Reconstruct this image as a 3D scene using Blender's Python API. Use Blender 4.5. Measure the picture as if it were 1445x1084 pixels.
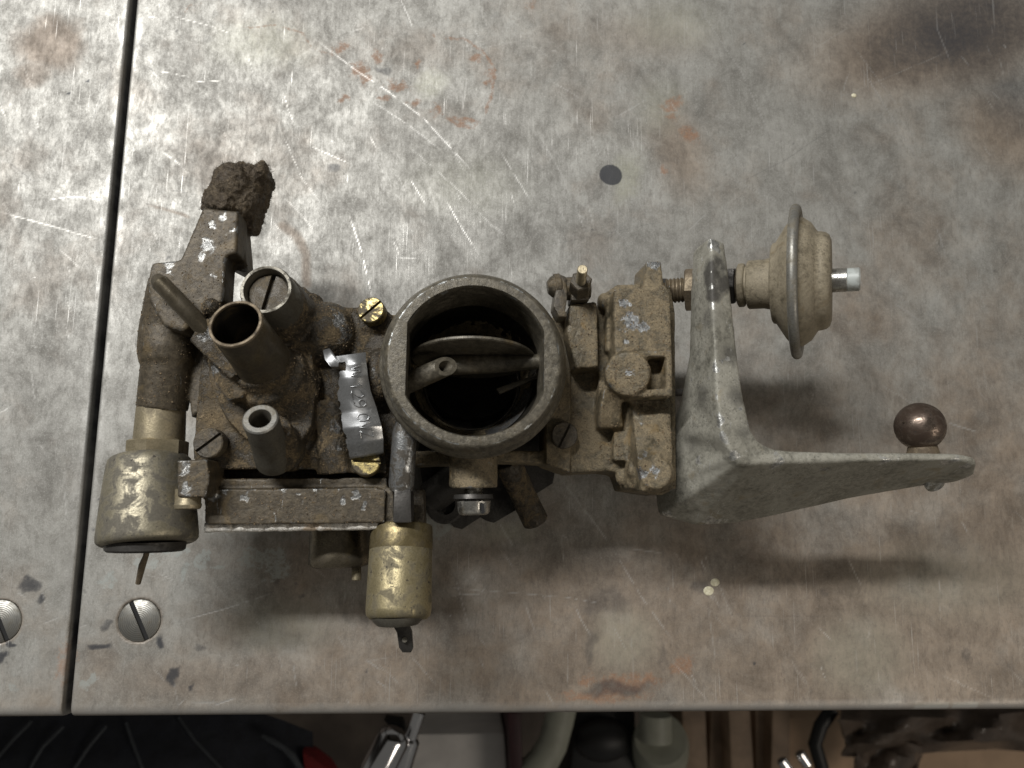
import bpy, bmesh, math, random
import numpy as np
from mathutils import Vector, Matrix, noise as mnoise
random.seed(7); RNG = np.random.default_rng(11)
for o in list(bpy.data.objects): bpy.data.objects.remove(o, do_unlink=True)
scene = bpy.context.scene
C = scene.collection
MM = 0.001

# ------------------------------------------------------------------ camera
F_PX, CAM_H = 1085.0, 330.0            # focal length in photo pixels, camera height over the bench in mm
def cam_basis(a, b, r):
    L = Vector((a, b, -1)).normalized()
    X = Vector((1, 0, 0)); X = (X - L*X.dot(L)).normalized()
    Y = (-L).cross(X); c, s = math.cos(r), math.sin(r)
    return c*X + s*Y, -s*X + c*Y, -L
BX, BY, BZ = cam_basis(0.066, 0.15742, 0.020592)
camd = bpy.data.cameras.new('camera'); cam = bpy.data.objects.new('camera', camd); C.objects.link(cam)
M = Matrix((BX, BY, BZ)).transposed().to_4x4(); M.translation = Vector((0, 0, CAM_H*MM)); cam.matrix_world = M
camd.sensor_fit = 'HORIZONTAL'; camd.sensor_width = 36; camd.lens = F_PX/1445*36
camd.clip_start = 0.01; camd.clip_end = 50
camd.dof.use_dof = True; camd.dof.focus_distance = 0.288; camd.dof.aperture_fstop = 13.0
scene.camera = cam
def W(px, py, z=0.0):
    """point (mm) at height z over the bench that the photo shows at pixel px, py"""
    d = BX*((px-722.5)/F_PX) - BY*((py-542)/F_PX) - BZ
    return Vector((0, 0, CAM_H)) + d*((CAM_H-z)/(-d.z))
def pm(n, z): return n*(CAM_H-z)/F_PX      # n photo pixels in mm at height z

# ------------------------------------------------------------------ world, lamps, exposure
world = bpy.data.worlds.new('World'); scene.world = world; world.use_nodes = True
bg = world.node_tree.nodes['Background']; bg.inputs['Color'].default_value = (1.0, 0.96, 0.88, 1); bg.inputs['Strength'].default_value = 0.10
def area_lamp(name, loc, target, sx, sy, power, col):
    l = bpy.data.lights.new(name, 'AREA'); l.shape = 'RECTANGLE'; l.size = sx; l.size_y = sy; l.energy = power; l.color = col
    o = bpy.data.objects.new(name, l); C.objects.link(o); o.location = loc
    z = (Vector(loc)-Vector(target)).normalized(); x = Vector((1, 0, 0)); x = (x-z*x.dot(z)).normalized(); y = z.cross(x)   # long side along the bench
    m = Matrix((x, y, z)).transposed().to_4x4(); m.translation = Vector(loc); o.matrix_world = m; return o
area_lamp('tube_lamp', (-0.60, 0.70, 1.15), (0.0, 0.0, 0.0), 0.8, 0.08, 23.0, (1.0, 0.99, 0.975))
area_lamp('fill_lamp', (1.05, -0.55, 0.95), (0.1, 0.0, 0.0), 0.6, 0.3, 3.6, (1.0, 0.90, 0.78))  # added low side fill for front faces; no fixture behind it
scene.view_settings.view_transform = 'Standard'; scene.view_settings.look = 'None'
scene.view_settings.exposure = 0.0; scene.view_settings.gamma = 1.0
scene.render.engine = 'CYCLES'

# ------------------------------------------------------------------ material helpers
class NT:
    def __init__(s, name):
        s.m = bpy.data.materials.new(name); s.m.use_nodes = True; s.t = s.m.node_tree
        s.b = s.t.nodes['Principled BSDF']
        s.co = s.t.nodes.new('ShaderNodeTexCoord').outputs['Object']
    def link(s, a, b):
        if isinstance(a, (int, float)): b.default_value = a
        elif isinstance(a, tuple): b.default_value = a if len(a) == 4 or b.type == 'VECTOR' else a+(1,)
        else: s.t.links.new(a, b)
    def noise(s, scale, detail=4, rough=.55, dist=0, vec=None, col=False):
        n = s.t.nodes.new('ShaderNodeTexNoise'); n.inputs['Scale'].default_value = scale; n.inputs['Detail'].default_value = detail
        n.inputs['Roughness'].default_value = rough; n.inputs['Distortion'].default_value = dist
        s.t.links.new(vec if vec is not None else s.co, n.inputs['Vector']); return n.outputs['Color' if col else 'Fac']
    def stretch(s, sc, rot=(0, 0, 0)):
        n = s.t.nodes.new('ShaderNodeMapping'); n.inputs['Scale'].default_value = sc; n.inputs['Rotation'].default_value = rot
        s.t.links.new(s.co, n.inputs['Vector']); return n.outputs[0]
    def rng(s, v, a, b, c=0., d=1., smooth=True):
        n = s.t.nodes.new('ShaderNodeMapRange'); n.interpolation_type = 'SMOOTHSTEP' if smooth else 'LINEAR'
        s.link(v, n.inputs[0])
        for i, x in enumerate((a, b, c, d)): n.inputs[i+1].default_value = x
        return n.outputs[0]
    def math(s, op, a, b=0., clamp=False):
        n = s.t.nodes.new('ShaderNodeMath'); n.operation = op; n.use_clamp = clamp
        s.link(a, n.inputs[0]); s.link(b, n.inputs[1]); return n.outputs[0]
    def mix(s, f, a, b):
        n = s.t.nodes.new('ShaderNodeMix'); n.data_type = 'RGBA'
        s.link(f, n.inputs[0]); s.link(a, n.inputs[6]); s.link(b, n.inputs[7]); return n.outputs[2]
    def mixf(s, f, a, b):
        n = s.t.nodes.new('ShaderNodeMix'); n.data_type = 'FLOAT'
        s.link(f, n.inputs[0]); s.link(a, n.inputs[2]); s.link(b, n.inputs[3]); return n.outputs[0]
    def attr(s, name):
        n = s.t.nodes.new('ShaderNodeAttribute'); n.attribute_name = name; return n.outputs['Fac']
    def point(s): return s.t.nodes.new('ShaderNodeNewGeometry').outputs['Pointiness']
    def bump(s, h, strength, dist):
        n = s.t.nodes.new('ShaderNodeBump'); n.inputs['Strength'].default_value = strength; n.inputs['Distance'].default_value = dist
        s.link(h, n.inputs['Height']); s.t.links.new(n.outputs[0], s.b.inputs['Normal'])
    def out(s, col, rough=.5, metal=0., spec=.5):
        s.link(col, s.b.inputs['Base Color']); s.link(rough, s.b.inputs['Roughness']); s.link(metal, s.b.inputs['Metallic'])
        s.b.inputs['Specular IOR Level'].default_value = spec; return s.m

def cast_mat(name, dark, dust, bare, dust_lo=.42, dust_hi=.62, bare_lo=.63, edge=True, bump=.5, warm=(.16, .115, .055), dustscale=150, dc=.5, rlo=.40, scrape=0.):
    """old die-cast metal: dark oily film, tan dust, warm varnish stains, bare scraped metal"""
    n = NT(name)
    big = n.noise(dustscale, 7, .66, .6); fine = n.noise(1700, 4, .7); grit = n.noise(4200, 2, .6); mid = n.noise(560, 6, .68)
    vor = n.t.nodes.new('ShaderNodeTexVoronoi'); vor.inputs['Scale'].default_value = 2100; n.t.links.new(n.co, vor.inputs['Vector']); grain = vor.outputs['Color']
    sep = n.t.nodes.new('ShaderNodeSeparateColor'); n.t.links.new(grain, sep.inputs[0]); gr = sep.outputs[0]
    dustm = n.math('ADD', n.math('MULTIPLY', big, .62), n.math('ADD', n.math('MULTIPLY', mid, .2), n.math('MULTIPLY', fine, .18)))
    d = n.math('MAXIMUM', n.rng(dustm, dust_lo, dust_hi), n.attr('dusty'))
    c = n.mix(n.rng(mid, .3, .72), tuple(x*.75 for x in dark), tuple(x*1.7 for x in dark))
    c = n.mix(d, c, n.mix(n.rng(fine, .3, .7), tuple(x*dc for x in dust), tuple(x*(1.56-.88*dc) for x in dust)))
    zone = n.rng(n.noise(48, 4, .6), .42, .60)
    c = n.mix(n.math('MULTIPLY', n.math('MULTIPLY', n.rng(gr, .80, .95), zone), n.math('ADD', n.math('MULTIPLY', d, .5 if dc < .6 else .12), .03)), c, tuple(min(1, x*1.9+.03) for x in dust))
    c = n.mix(n.math('MULTIPLY', n.rng(gr, .02, .16, 1, 0), n.math('MULTIPLY', zone, .5)), c, tuple(x*.4 for x in dark))
    wz = n.noise(90, 4, .55, 1.0, vec=n.stretch((1, 1, 1), (.7, .2, .4)))
    c = n.mix(n.math('MULTIPLY', n.rng(wz, .58, .74, 0, .6), n.rng(fine, .2, .6, .4, 1)), c, warm)
    bz = n.math('ADD', n.math('MULTIPLY', n.noise(150, 6, .62, 1.2), .78), n.math('MULTIPLY', mid, .22))
    bz = n.math('ADD', bz, n.math('MULTIPLY', n.attr('bare'), .24))
    if scrape:
        for k_, (sx, rz) in enumerate(((1500, .5), (1300, -.9), (1700, 1.45))):
            ln = n.rng(n.noise(1, 2, .5, vec=n.stretch((sx, 110, 110), (0, .2*k_, rz))), .665, .72)
            bz = n.math('ADD', bz, n.math('MULTIPLY', n.math('MULTIPLY', ln, n.rng(big, .40, .60)), scrape))
    if edge: bz = n.math('ADD', bz, n.rng(n.point(), .505, .58, 0, .22))
    b = n.math('MULTIPLY', n.rng(bz, bare_lo-.01, bare_lo+.10), n.rng(fine, .25, .5, .5, 1))
    c = n.mix(b, c, n.mix(n.rng(mid, .35, .66), tuple(x*.32 for x in bare), tuple(x*.92 for x in bare)))
    st = n.math('MULTIPLY', n.rng(n.math('ADD', n.attr('stain'), n.math('MULTIPLY', n.math('SUBTRACT', mid, .5), 1.5)), .1, 1.25), n.math('SUBTRACT', 1, n.math('MULTIPLY', b, .9)))
    c = n.mix(n.math('MULTIPLY', st, .85), c, (.040, .037, .034))
    c = n.mix(n.rng(grit, .60, .70, 0, .5*(1.3-dc) if dc > .6 else .5), c, tuple(x*.35 for x in dark))
    h = n.math('ADD', n.math('MULTIPLY', fine, n.mixf(d, .25, .6)), n.math('ADD', n.math('MULTIPLY', n.math('MULTIPLY', gr, d), .25), n.math('MULTIPLY', mid, .8)))
    h = n.math('SUBTRACT', h, n.math('MULTIPLY', b, .35))
    n.bump(h, bump, .0008)
    return n.out(c, n.mixf(b, n.math('ADD', n.mixf(d, rlo, max(.72, rlo)), n.math('MULTIPLY', n.math('SUBTRACT', fine, .5), .25)), .34), n.mixf(b, n.mixf(d, .30, .03), .75), .45)

def metal_mat(name, col, tarn, rough=.35, metal=.9, lo=.45, hi=.62, sc=160, bump=.25, spots=(.03, .025, .02), spot=.66):
    n = NT(name)
    a = n.noise(sc, 6, .65, .5); f = n.noise(1500, 3, .6); s_ = n.noise(700, 3, .6)
    t = n.rng(a, lo, hi); c = n.mix(t, col, tarn)
    c = n.mix(n.rng(f, .3, .75, 0, .45), c, tuple(x*.55 for x in tarn))
    k = n.rng(s_, spot, spot+.07, 0, .85); c = n.mix(k, c, spots)
    n.bump(n.math('ADD', n.math('MULTIPLY', f, .5), n.math('SUBTRACT', a, k)), bump, .0004)
    return n.out(c, n.math('ADD', n.mixf(t, rough, min(1, rough+.28)), n.math('MULTIPLY', n.math('SUBTRACT', f, .5), .2)), n.mixf(k, n.mixf(t, metal, metal*.6), .1))

MAT = {}
MAT['grimy'] = cast_mat('grimy_screw', (.055, .047, .035), (.17, .135, .085), (.3, .3, .28), .44, .66, .70, edge=False, bump=.5)
MAT['bowl'] = cast_mat('grimy_bowl', (.042, .035, .025), (.185, .136, .073), (.31, .31, .30), .47, .60, .64, bump=.8)
MAT['arm'] = cast_mat('oily_arm', (.062, .050, .033), (.142, .105, .056), (.35, .35, .335), .52, .68, .63, bump=.32, dc=.6, rlo=.5, scrape=.14)
MAT['housing'] = cast_mat('dusty_housing', (.092, .077, .050), (.248, .198, .122), (.36, .37, .37), .42, .56, .65, bump=.5, dc=.6, warm=(.23, .15, .055))
MAT['horn'] = cast_mat('horn_metal', (.092, .082, .062), (.165, .145, .105), (.52, .54, .53), .50, .66, .665, bump=.35, edge=False, warm=(.13, .105, .065))
MAT['inner'] = cast_mat('bore_shade', (.020, .018, .014), (.060, .052, .036), (.2, .2, .19), .62, .8, .75, edge=False, bump=.12)  # near-black colour carries the shade inside bore and tube
MAT['choke'] = cast_mat('choke_metal', (.085, .075, .056), (.17, .15, .11), (.36, .34, .28), .5, .7, .70, edge=False, bump=.25)
MAT['bracket'] = cast_mat('bracket_alloy', (.175, .168, .138), (.385, .37, .312), (.76, .76, .72), .36, .62, .625, bump=.24, warm=(.23, .185, .11), dustscale=62, dc=.82, rlo=.56, scrape=.20)
MAT['damper'] = cast_mat('dusty_damper', (.17, .145, .10), (.32, .275, .195), (.42, .42, .38), .34, .60, .72, edge=False, bump=.25, dc=.72)
MAT['brass'] = metal_mat('old_brass', (.41, .35, .205), (.19, .165, .108), .45, .8, .42, .60, 200, spot=.62)
MAT['brass_dull'] = metal_mat('dull_brass', (.42, .36, .24), (.20, .17, .115), .42, .8, .42, .62, 120)
MAT['brass_rust'] = metal_mat('rusty_nut', (.22, .175, .115), (.12, .092, .06), .5, .5, .42, .62, 220)
MAT['brass_screw'] = metal_mat('brass_screw', (.33, .265, .11), (.085, .07, .045), .38, .85, .42, .56, 300, bump=.3)
MAT['sleeve'] = metal_mat('olive_sleeve', (.24, .195, .10), (.12, .098, .055), .4, .8, .42, .62, 150)
MAT['rod'] = metal_mat('pitted_rod', (.42, .43, .43), (.10, .09, .075), .3, .85, .44, .56, 300, bump=.5)
MAT['can'] = metal_mat('silvery_brass', (.37, .335, .245), (.16, .147, .118), .47, .8, .42, .58, 190, spot=.64)
MAT['tube'] = metal_mat('dark_tube', (.20, .17, .12), (.085, .072, .052), .28, .85, .40, .64, 90, bump=.15)
MAT['steel'] = metal_mat('bright_steel', (.55, .54, .50), (.25, .235, .20), .28, .95, .46, .66, 260)
MAT['dark_steel'] = metal_mat('dark_steel', (.10, .095, .088), (.045, .042, .038), .42, .8, .42, .62, 130)
MAT['ball'] = metal_mat('ball_steel', (.27, .215, .175), (.075, .052, .038), .25, .95, .40, .56, 150, bump=.15)
MAT['tag'] = metal_mat('tag_aluminium', (.52, .53, .535), (.27, .265, .255), .30, .92, .54, .76, 150, bump=.08)
MAT['ring'] = metal_mat('zinc_ring', (.31, .305, .28), (.20, .18, .14), .42, .7, .42, .66, 200)
MAT['gasket'] = cast_mat('white_bead', (.40, .31, .18), (.82, .79, .72), (.70, .70, .66), .28, .46, .70, bump=.5, warm=(.34, .20, .06))
MAT['dirt'] = cast_mat('felt_dirt', (.062, .048, .033), (.165, .128, .082), (.10, .08, .05), .42, .62, .9, edge=False, bump=.9)
MAT['zinc'] = metal_mat('pale_barb', (.15, .14, .115), (.085, .075, .055), .45, .6, .46, .66, 180)
n = NT('nylon_tip'); MAT['nylon'] = n.out(n.mix(n.rng(n.noise(300), .4, .6), (.42, .45, .43), (.30, .31, .29)), .45)
n = NT('black_recess'); MAT['black'] = n.out((.008, .008, .008), .8)
n = NT('grit'); MAT['grit'] = n.out(n.mix(n.rng(n.noise(1500, 1), .35, .65), (.045, .032, .02), (.24, .175, .10)), .85)

# ------------------------------------------------------------------ mesh helpers (all in mm)
def newbm(): return bmesh.new()
def prism(bm, pts, ztop, zbot, taper=1.0, round_=0.0):
    """solid under a polygon outlined in photo pixels at height ztop (number or one per point), down to zbot"""
    zs = ztop if isinstance(ztop, (list, tuple)) else [ztop]*len(pts)
    top = [W(p[0], p[1], z) for p, z in zip(pts, zs)]
    c = sum(top, Vector())/len(top)
    bot = [Vector((c.x+(v.x-c.x)*taper, c.y+(v.y-c.y)*taper, zbot)) for v in top]
    a = [bm.verts.new(v) for v in top]; b = [bm.verts.new(v) for v in bot]; k = len(a)
    fs = [bm.faces.new(a), bm.faces.new(list(reversed(b)))]
    for i in range(k): fs.append(bm.faces.new((a[i], b[i], b[(i+1) % k], a[(i+1) % k])))
    bmesh.ops.recalc_face_normals(bm, faces=fs)
    if round_:
        es = list({e for f in fs for e in f.edges if e.calc_face_angle(0) > .5})
        bmesh.ops.bevel(bm, geom=es, offset=round_, segments=2, profile=.6, affect='EDGES', clamp_overlap=True)
    return bm
def frame_of(p0, p1):
    d = (p1-p0); L = d.length; d.normalize()
    u = d.cross(Vector((0, 0, 1)));  u = u.normalized() if u.length > 1e-3 else Vector((1, 0, 0))
    return d, u, u.cross(d).normalized(), L
def lathe(bm, p0, p1, prof, seg=40, closed=False, rot=0.0, rfun=None):
    """surface of revolution round p0->p1; prof = [(t, r)] with t a fraction of the length"""
    d, u, v, L = frame_of(p0, p1); rings = []
    for t, r in prof:
        c = p0+d*(t*L)
        if r <= 1e-6: rings.append([bm.verts.new(c)])
        else:
            ring = []
            for i in range(seg):
                th = 2*math.pi*i/seg+rot; rr = rfun(th, r, t) if rfun else r
                ring.append(bm.verts.new(c+(u*math.cos(th)+v*math.sin(th))*rr))
            rings.append(ring)
    fs = []; pairs = list(zip(rings, rings[1:]))+([(rings[-1], rings[0])] if closed else [])
    for A, B in pairs:
        for i in range(seg):
            j = (i+1) % seg
            if len(A) == 1 and len(B) == 1: break
            if len(A) == 1: fs.append(bm.faces.new((A[0], B[j], B[i])))
            elif len(B) == 1: fs.append(bm.faces.new((A[i], A[j], B[0])))
            else: fs.append(bm.faces.new((A[i], A[j], B[j], B[i])))
    if not closed:
        if len(rings[0]) > 1: fs.append(bm.faces.new(list(reversed(rings[0]))))
        if len(rings[-1]) > 1: fs.append(bm.faces.new(rings[-1]))
    bmesh.ops.recalc_face_normals(bm, faces=fs)
    return bm
def rod(bm, p0, p1, r, r2=None, seg=32, bev=.4):
    r2 = r if r2 is None else r2; L = (p1-p0).length; b = min(bev/L, .3)
    return lathe(bm, p0, p1, [(0, r-bev), (b, r), (1-b, r2), (1, r2-bev)], seg)
def hexa(bm, p0, p1, r, rot=.3):
    L = (p1-p0).length; b = .5/L
    return lathe(bm, p0, p1, [(0, r*.9), (b, r), (1-b, r), (1, r*.9)], 6, rot=rot)
def thread(bm, p0, p1, r, pitch=1.0, depth=.45):
    L = (p1-p0).length; k = max(2, int(L/pitch)); pr = []
    for i in range(k):
        pr += [(i/k, r-depth), ((i+.35)/k, r), ((i+.6)/k, r), ((i+.95)/k, r-depth)]
    return lathe(bm, p0, p1, pr, 28)
def tube(bm, path, r, seg=12):
    rings = []
    for i, p in enumerate(path):
        d = (path[min(i+1, len(path)-1)]-path[max(i-1, 0)]).normalized()
        u = d.cross(Vector((0, .1, 1))).normalized(); v = u.cross(d)
        rr = r[i] if isinstance(r, (list, tuple)) else r
        rings.append([bm.verts.new(p+(u*math.cos(2*math.pi*k/seg)+v*math.sin(2*math.pi*k/seg))*rr) for k in range(seg)])
    fs = [bm.faces.new(list(reversed(rings[0]))), bm.faces.new(rings[-1])]
    for A, B in zip(rings, rings[1:]):
        for k in range(seg): fs.append(bm.faces.new((A[k], A[(k+1) % seg], B[(k+1) % seg], B[k])))
    bmesh.ops.recalc_face_normals(bm, faces=fs); return bm
def ball(bm, c, rx, ry=None, rz=None, sub=4):
    ry = rx if ry is None else ry; rz = rx if rz is None else rz
    bmesh.ops.create_icosphere(bm, subdivisions=sub, radius=1, matrix=Matrix.Translation(c) @ Matrix.Diagonal((rx, ry, rz, 1))); return bm
def slotted(bm, p0, p1, r, slot_dir, w=1.1, depth=1.2, dome=.3, seg=40):
    """cheese-head screw: base disc plus two half caps left and right of a real slot"""
    d, u, v, L = frame_of(p0, p1)
    s = (slot_dir-d*slot_dir.dot(d)).normalized(); t = d.cross(s)
    lathe(bm, p0, p0+d*(L-depth), [(0, r), (1, r)], seg)
    for sg in (-1, 1):
        a0 = math.asin(min(.95, w/2/r)); rows = []
        for (h, k) in ((L-depth-.02, 1), (L-.35, 1), (L, .93)):
            row = []
            for i in range(17):
                th = a0+(math.pi-2*a0)*i/16
                row.append(bm.verts.new(p0+d*h+s*(math.cos(th)*r*k)+t*(sg*max(math.sin(th)*r*k, w/2))))
            rows.append(row)
        fs = [bm.faces.new(rows[0]), bm.faces.new(rows[2])]
        for A, B in zip(rows, rows[1:]):
            for i in range(17): fs.append(bm.faces.new((A[i], A[(i+1) % 17], B[(i+1) % 17], B[i])))
        bmesh.ops.recalc_face_normals(bm, faces=fs)
    return bm
def thicken(bm, t):
    bm.normal_update(); vs_ = bm.verts[:]; fs_ = bm.faces[:]; bd = [e for e in bm.edges if len(e.link_faces) == 1]
    cp = {v: bm.verts.new(v.co-Vector((0, 0, t))) for v in vs_}
    for f in fs_: bm.faces.new([cp[v] for v in reversed(f.verts)])
    for e in bd: bm.faces.new((e.verts[0], e.verts[1], cp[e.verts[1]], cp[e.verts[0]]))
    bmesh.ops.recalc_face_normals(bm, faces=bm.faces[:]); return bm
def link_mesh(name, me, mat, parent):
    o = bpy.data.objects.new(name, me); C.objects.link(o); o.parent = parent
    if mat: me.materials.append(MAT[mat] if isinstance(mat, str) else mat)
    return o
def obj(name, bm, mat, parent=None, origin=None, sharp=35, bevel=0.0):
    if bevel:
        es = [e for e in bm.edges if e.is_manifold and e.calc_face_angle(0) > .6]
        bmesh.ops.bevel(bm, geom=es, offset=bevel, segments=2, profile=.6, affect='EDGES', clamp_overlap=True)
    org = origin if origin is not None else (ORIGIN if parent is not None else Vector())
    for v in bm.verts: v.co = (v.co-org)*MM
    me = bpy.data.meshes.new(name); bm.to_mesh(me); bm.free()
    me.shade_smooth(); me.set_sharp_from_angle(angle=math.radians(sharp))
    return link_mesh(name, me, mat, parent)
def cast(name, bm, mat, parent, voxel=.6, smooth=4, disp=.25, dsize=2.5, disp2=.0, dsize2=.8):
    """fuse overlapping solids into one cast lump with soft fillets and an uneven skin"""
    for v in bm.verts: v.co = (v.co-ORIGIN)*MM
    me = bpy.data.meshes.new(name+'_raw'); bm.to_mesh(me); bm.free()
    t = bpy.data.objects.new('raw', me); C.objects.link(t)
    m = t.modifiers.new('r', 'REMESH'); m.mode = 'VOXEL'; m.voxel_size = voxel*MM; m.adaptivity = 0
    m = t.modifiers.new('s', 'SMOOTH'); m.factor = .5; m.iterations = smooth
    dg = bpy.context.evaluated_depsgraph_get(); dg.update()
    out = bpy.data.meshes.new_from_object(t.evaluated_get(dg)); out.name = name
    bpy.data.objects.remove(t)
    nv = len(out.vertices); co = np.empty(nv*3, 'f'); out.vertices.foreach_get('co', co); co = co.reshape(-1, 3)
    no = np.empty(nv*3, 'f'); out.vertex_normals.foreach_get('vector', no); no = no.reshape(-1, 3)
    h = disp*(fbm3(co/(dsize*MM))-.5)*2 + (disp2*(fbm3(co/(dsize2*MM)+31)-.5)*2 if disp2 else 0)
    co += no*(h*MM)[:, None]
    out.vertices.foreach_set('co', co.ravel()); out.update(); out.shade_smooth()
    return link_mesh(name, out, mat, parent)
_G = RNG.random((64, 64, 64)).astype('f')
def vnoise3(p):
    i = np.floor(p).astype(int); f = (p-i).astype('f'); f = f*f*(3-2*f); i %= 64; j = (i+1) % 64
    def g(a, b, c): return _G[a[:, 0], b[:, 1], c[:, 2]]
    x, y, z = f[:, 0], f[:, 1], f[:, 2]
    return ((g(i, i, i)*(1-x)+g(j, i, i)*x)*(1-y)+(g(i, j, i)*(1-x)+g(j, j, i)*x)*y)*(1-z) + ((g(i, i, j)*(1-x)+g(j, i, j)*x)*(1-y)+(g(i, j, j)*(1-x)+g(j, j, j)*x)*y)*z
def fbm3(p, octv=3):
    s = 0; a = .5; tot = 0
    for k in range(octv): s = s+a*vnoise3(p*2**k+17.3*k); tot += a; a *= .5
    return s/tot
def fbm2(x, y, octv=5):
    p = np.stack([x.ravel(), y.ravel(), np.full(x.size, .5)], 1); return fbm3(p, octv).reshape(x.shape)
def thing(name, label, cat, loc, group=None):
    o = bpy.data.objects.new(name, None); C.objects.link(o); o.location = loc*MM; o.empty_display_size = .02
    o['label'] = label; o['category'] = cat
    if group: o['group'] = group
    return o
def tag(o, label, cat): o['label'] = label; o['category'] = cat; return o

# ================================================================== WORKBENCH
SEAM = W(141, 500).x; FRONT = W(722, 1009).y
ORIGIN = Vector((0, 0, -900))
bench = thing('workbench', 'stained scratched steel workbench top of two plates carrying the carburetor', 'workbench', ORIGIN)
SCREWS = [W(196, 876), W(-1, 877)]
def pxy(pts): return np.array([[W(a, b).x, W(a, b).y] for a, b in pts])
def paint(X, Y):
    """masks of the stains, rust, scratches and painted-in shade on the plate (mm coordinates)"""
    wx = X+9*(fbm2(X/9, Y/9, 4)-.5)+3*(fbm2(X/2.5+9, Y/2.5, 3)-.5); wy = Y+9*(fbm2(X/9+50, Y/9+7, 4)-.5)+3*(fbm2(X/2.5, Y/2.5+40, 3)-.5)
    Z = np.zeros_like(X); A = {k: Z.copy() for k in ('brown', 'rust', 'ink_shade', 'scratch', 'pale', 'blue')}
    def blot(ch, px, py, rx, ry, amt=1., soft=.5, rot=0., warp=1.):
        c = W(px, py); ax, ay = X+(wx-X)*warp-c.x, Y+(wy-Y)*warp-c.y; k, s_ = math.cos(rot), math.sin(rot)
        d = np.sqrt(((ax*k+ay*s_)/(rx*.304))**2+((-ax*s_+ay*k)/(ry*.304))**2)
        m = np.clip((1+soft-d)/(2*soft), 0, 1); m = m*m*(3-2*m)
        A[ch] = np.maximum(A[ch], amt*m)
    def seg(pts, width, amt, ch='scratch', warp=0., brk=0., taper=True):
        q = pxy(pts)
        lo, hi = q.min(0)-4*width-3, q.max(0)+4*width+3
        sel = np.nonzero((X > lo[0]) & (X < hi[0]) & (Y > lo[1]) & (Y < hi[1]))
        if sel[0].size == 0: return
        x = X[sel]+warp*(wx[sel]-X[sel]); y = Y[sel]+warp*(wy[sel]-Y[sel]); best = np.full(x.shape, 1e9); tt = np.zeros_like(x)
        n_ = len(q)-1
        for i in range(n_):
            a, b = q[i], q[i+1]; e = b-a; L2 = max(e@e, 1e-6)
            t = np.clip(((x-a[0])*e[0]+(y-a[1])*e[1])/L2, 0, 1)
            d = np.hypot(x-a[0]-t*e[0], y-a[1]-t*e[1]); u = d < best; best = np.where(u, d, best); tt = np.where(u, (i+t)/n_, tt)
        m = np.clip(1.4-best/width, 0, 1)
        if taper: m = m*np.clip(np.minimum(tt, 1-tt)*6, 0.15, 1)
        if brk: m = m*np.clip((fbm3(np.stack([x/3, y/3, x*0+9.5], 1), 3)-brk)*9, 0, 1)
        A[ch][sel] = np.maximum(A[ch][sel], amt*m)
    P0 = lambda a, b: W(a, b)
    # broad film of brown, with some light falloff painted in: heavier towards the front edge and the far right corner
    nx = X/.304; ny = -Y/.304
    base = np.clip(.36+.00125*(ny+40)+.00050*nx, .02, .9)
    A['brown'] = np.clip(base+1.7*(fbm2(X/30, Y/30, 6)-.5)+.5*(fbm2(X/6, Y/6+33, 4)-.5), 0, .9)
    blot('brown', 1330, 55, 230, 85, 1., .6, .30); blot('ink_shade', 1360, 40, 210, 95, .68, .9, .3); blot('ink_shade', 1430, 140, 60, 90, .5, .9); blot('ink_shade', 1210, 15, 90, 30, .4, .9); blot('ink_shade', 840, 800, 210, 60, .22, 1.); blot('brown', 1420, 190, 90, 60, .85, .8, -.6); blot('brown', 70, 62, 48, 42, .95, .45); blot('brown', 45, 105, 25, 22, .7, .6)  # the faint wide blot at the front paints in the carburetor's shadow
    blot('brown', 840, 830, 190, 60, .85, .7); blot('brown', 1060, 830, 160, 40, .75, .7); blot('brown', 960, 930, 110, 40, .8, .6, .2)  # first two: brown film plus painted-in shadow of the carburetor
    blot('brown', 960, 215, 42, 75, .75, .7, .3); blot('brown', 330, 960, 190, 35, .7, .7); blot('brown', 900, 50, 100, 40, .5, .9); blot('brown', 1090, 600, 80, 28, .55, .7)  # last one paints in the dashpot's shadow smudge
    # orange rust
    for a in ((480, 70, 13, 9), (508, 100, 17, 13), (516, 116, 10, 10), (536, 80, 9, 13), (590, 86, 7, 7), (543, 141, 11, 7), (490, 141, 8, 6), (620, 155, 8, 9), (676, 82, 11, 9), (691, 104, 10, 11),
              (585, 142, 14, 4), (752, 2, 10, 8), (969, 190, 12, 16), (948, 168, 10, 9), (935, 245, 8, 8), (885, 968, 42, 12), (850, 985, 60, 8), (830, 955, 14, 8), (960, 940, 16, 14), (655, 175, 22, 6), (100, 935, 12, 30), (560, 120, 14, 10), (945, 150, 16, 9)):
        blot('rust', *a, .85, .8, warp=1.3)
    seg([(612, 50), (655, 56), (682, 72), (698, 98), (696, 128), (684, 158), (668, 182), (644, 178), (620, 160)], 1.0, .7, 'rust', .35, .33, False)
    seg([(345, 38), (385, 36), (425, 45), (445, 70), (470, 78)], .8, .55, 'rust', .3, .3, False)
    seg([(398, 318), (418, 334), (431, 360), (433, 400)], 2.3, .8, 'brown', .3, .2, False)
    seg([(200, 286), (255, 302), (270, 308)], .7, .7, 'brown', .2, .2)
    seg([(1145, 893), (1142, 960)], 3, .95, 'brown', .6, .3, False); seg([(1150, 890), (1195, 882)], 2.0, .8, 'brown', .5, .3, False)
    for a in ((262, 14, 10, 9), (300, 18, 10, 7)): pass
    seg([(262, 18), (270, 8), (285, 6)], 1.0, .5, 'rust', .3, .3, False)
    # dark marks
    blot('ink_shade', 862, 247, 17.5, 16.5, 1., .10, warp=.12); blot('ink_shade', 472, 238, 11, 8, .55, .5); blot('ink_shade', 545, 102, 13, 9, .5, .6); blot('ink_shade', 200, 62, 14, 5, .35, .7); blot('ink_shade', 290, 58, 14, 6, .35, .7)
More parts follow.
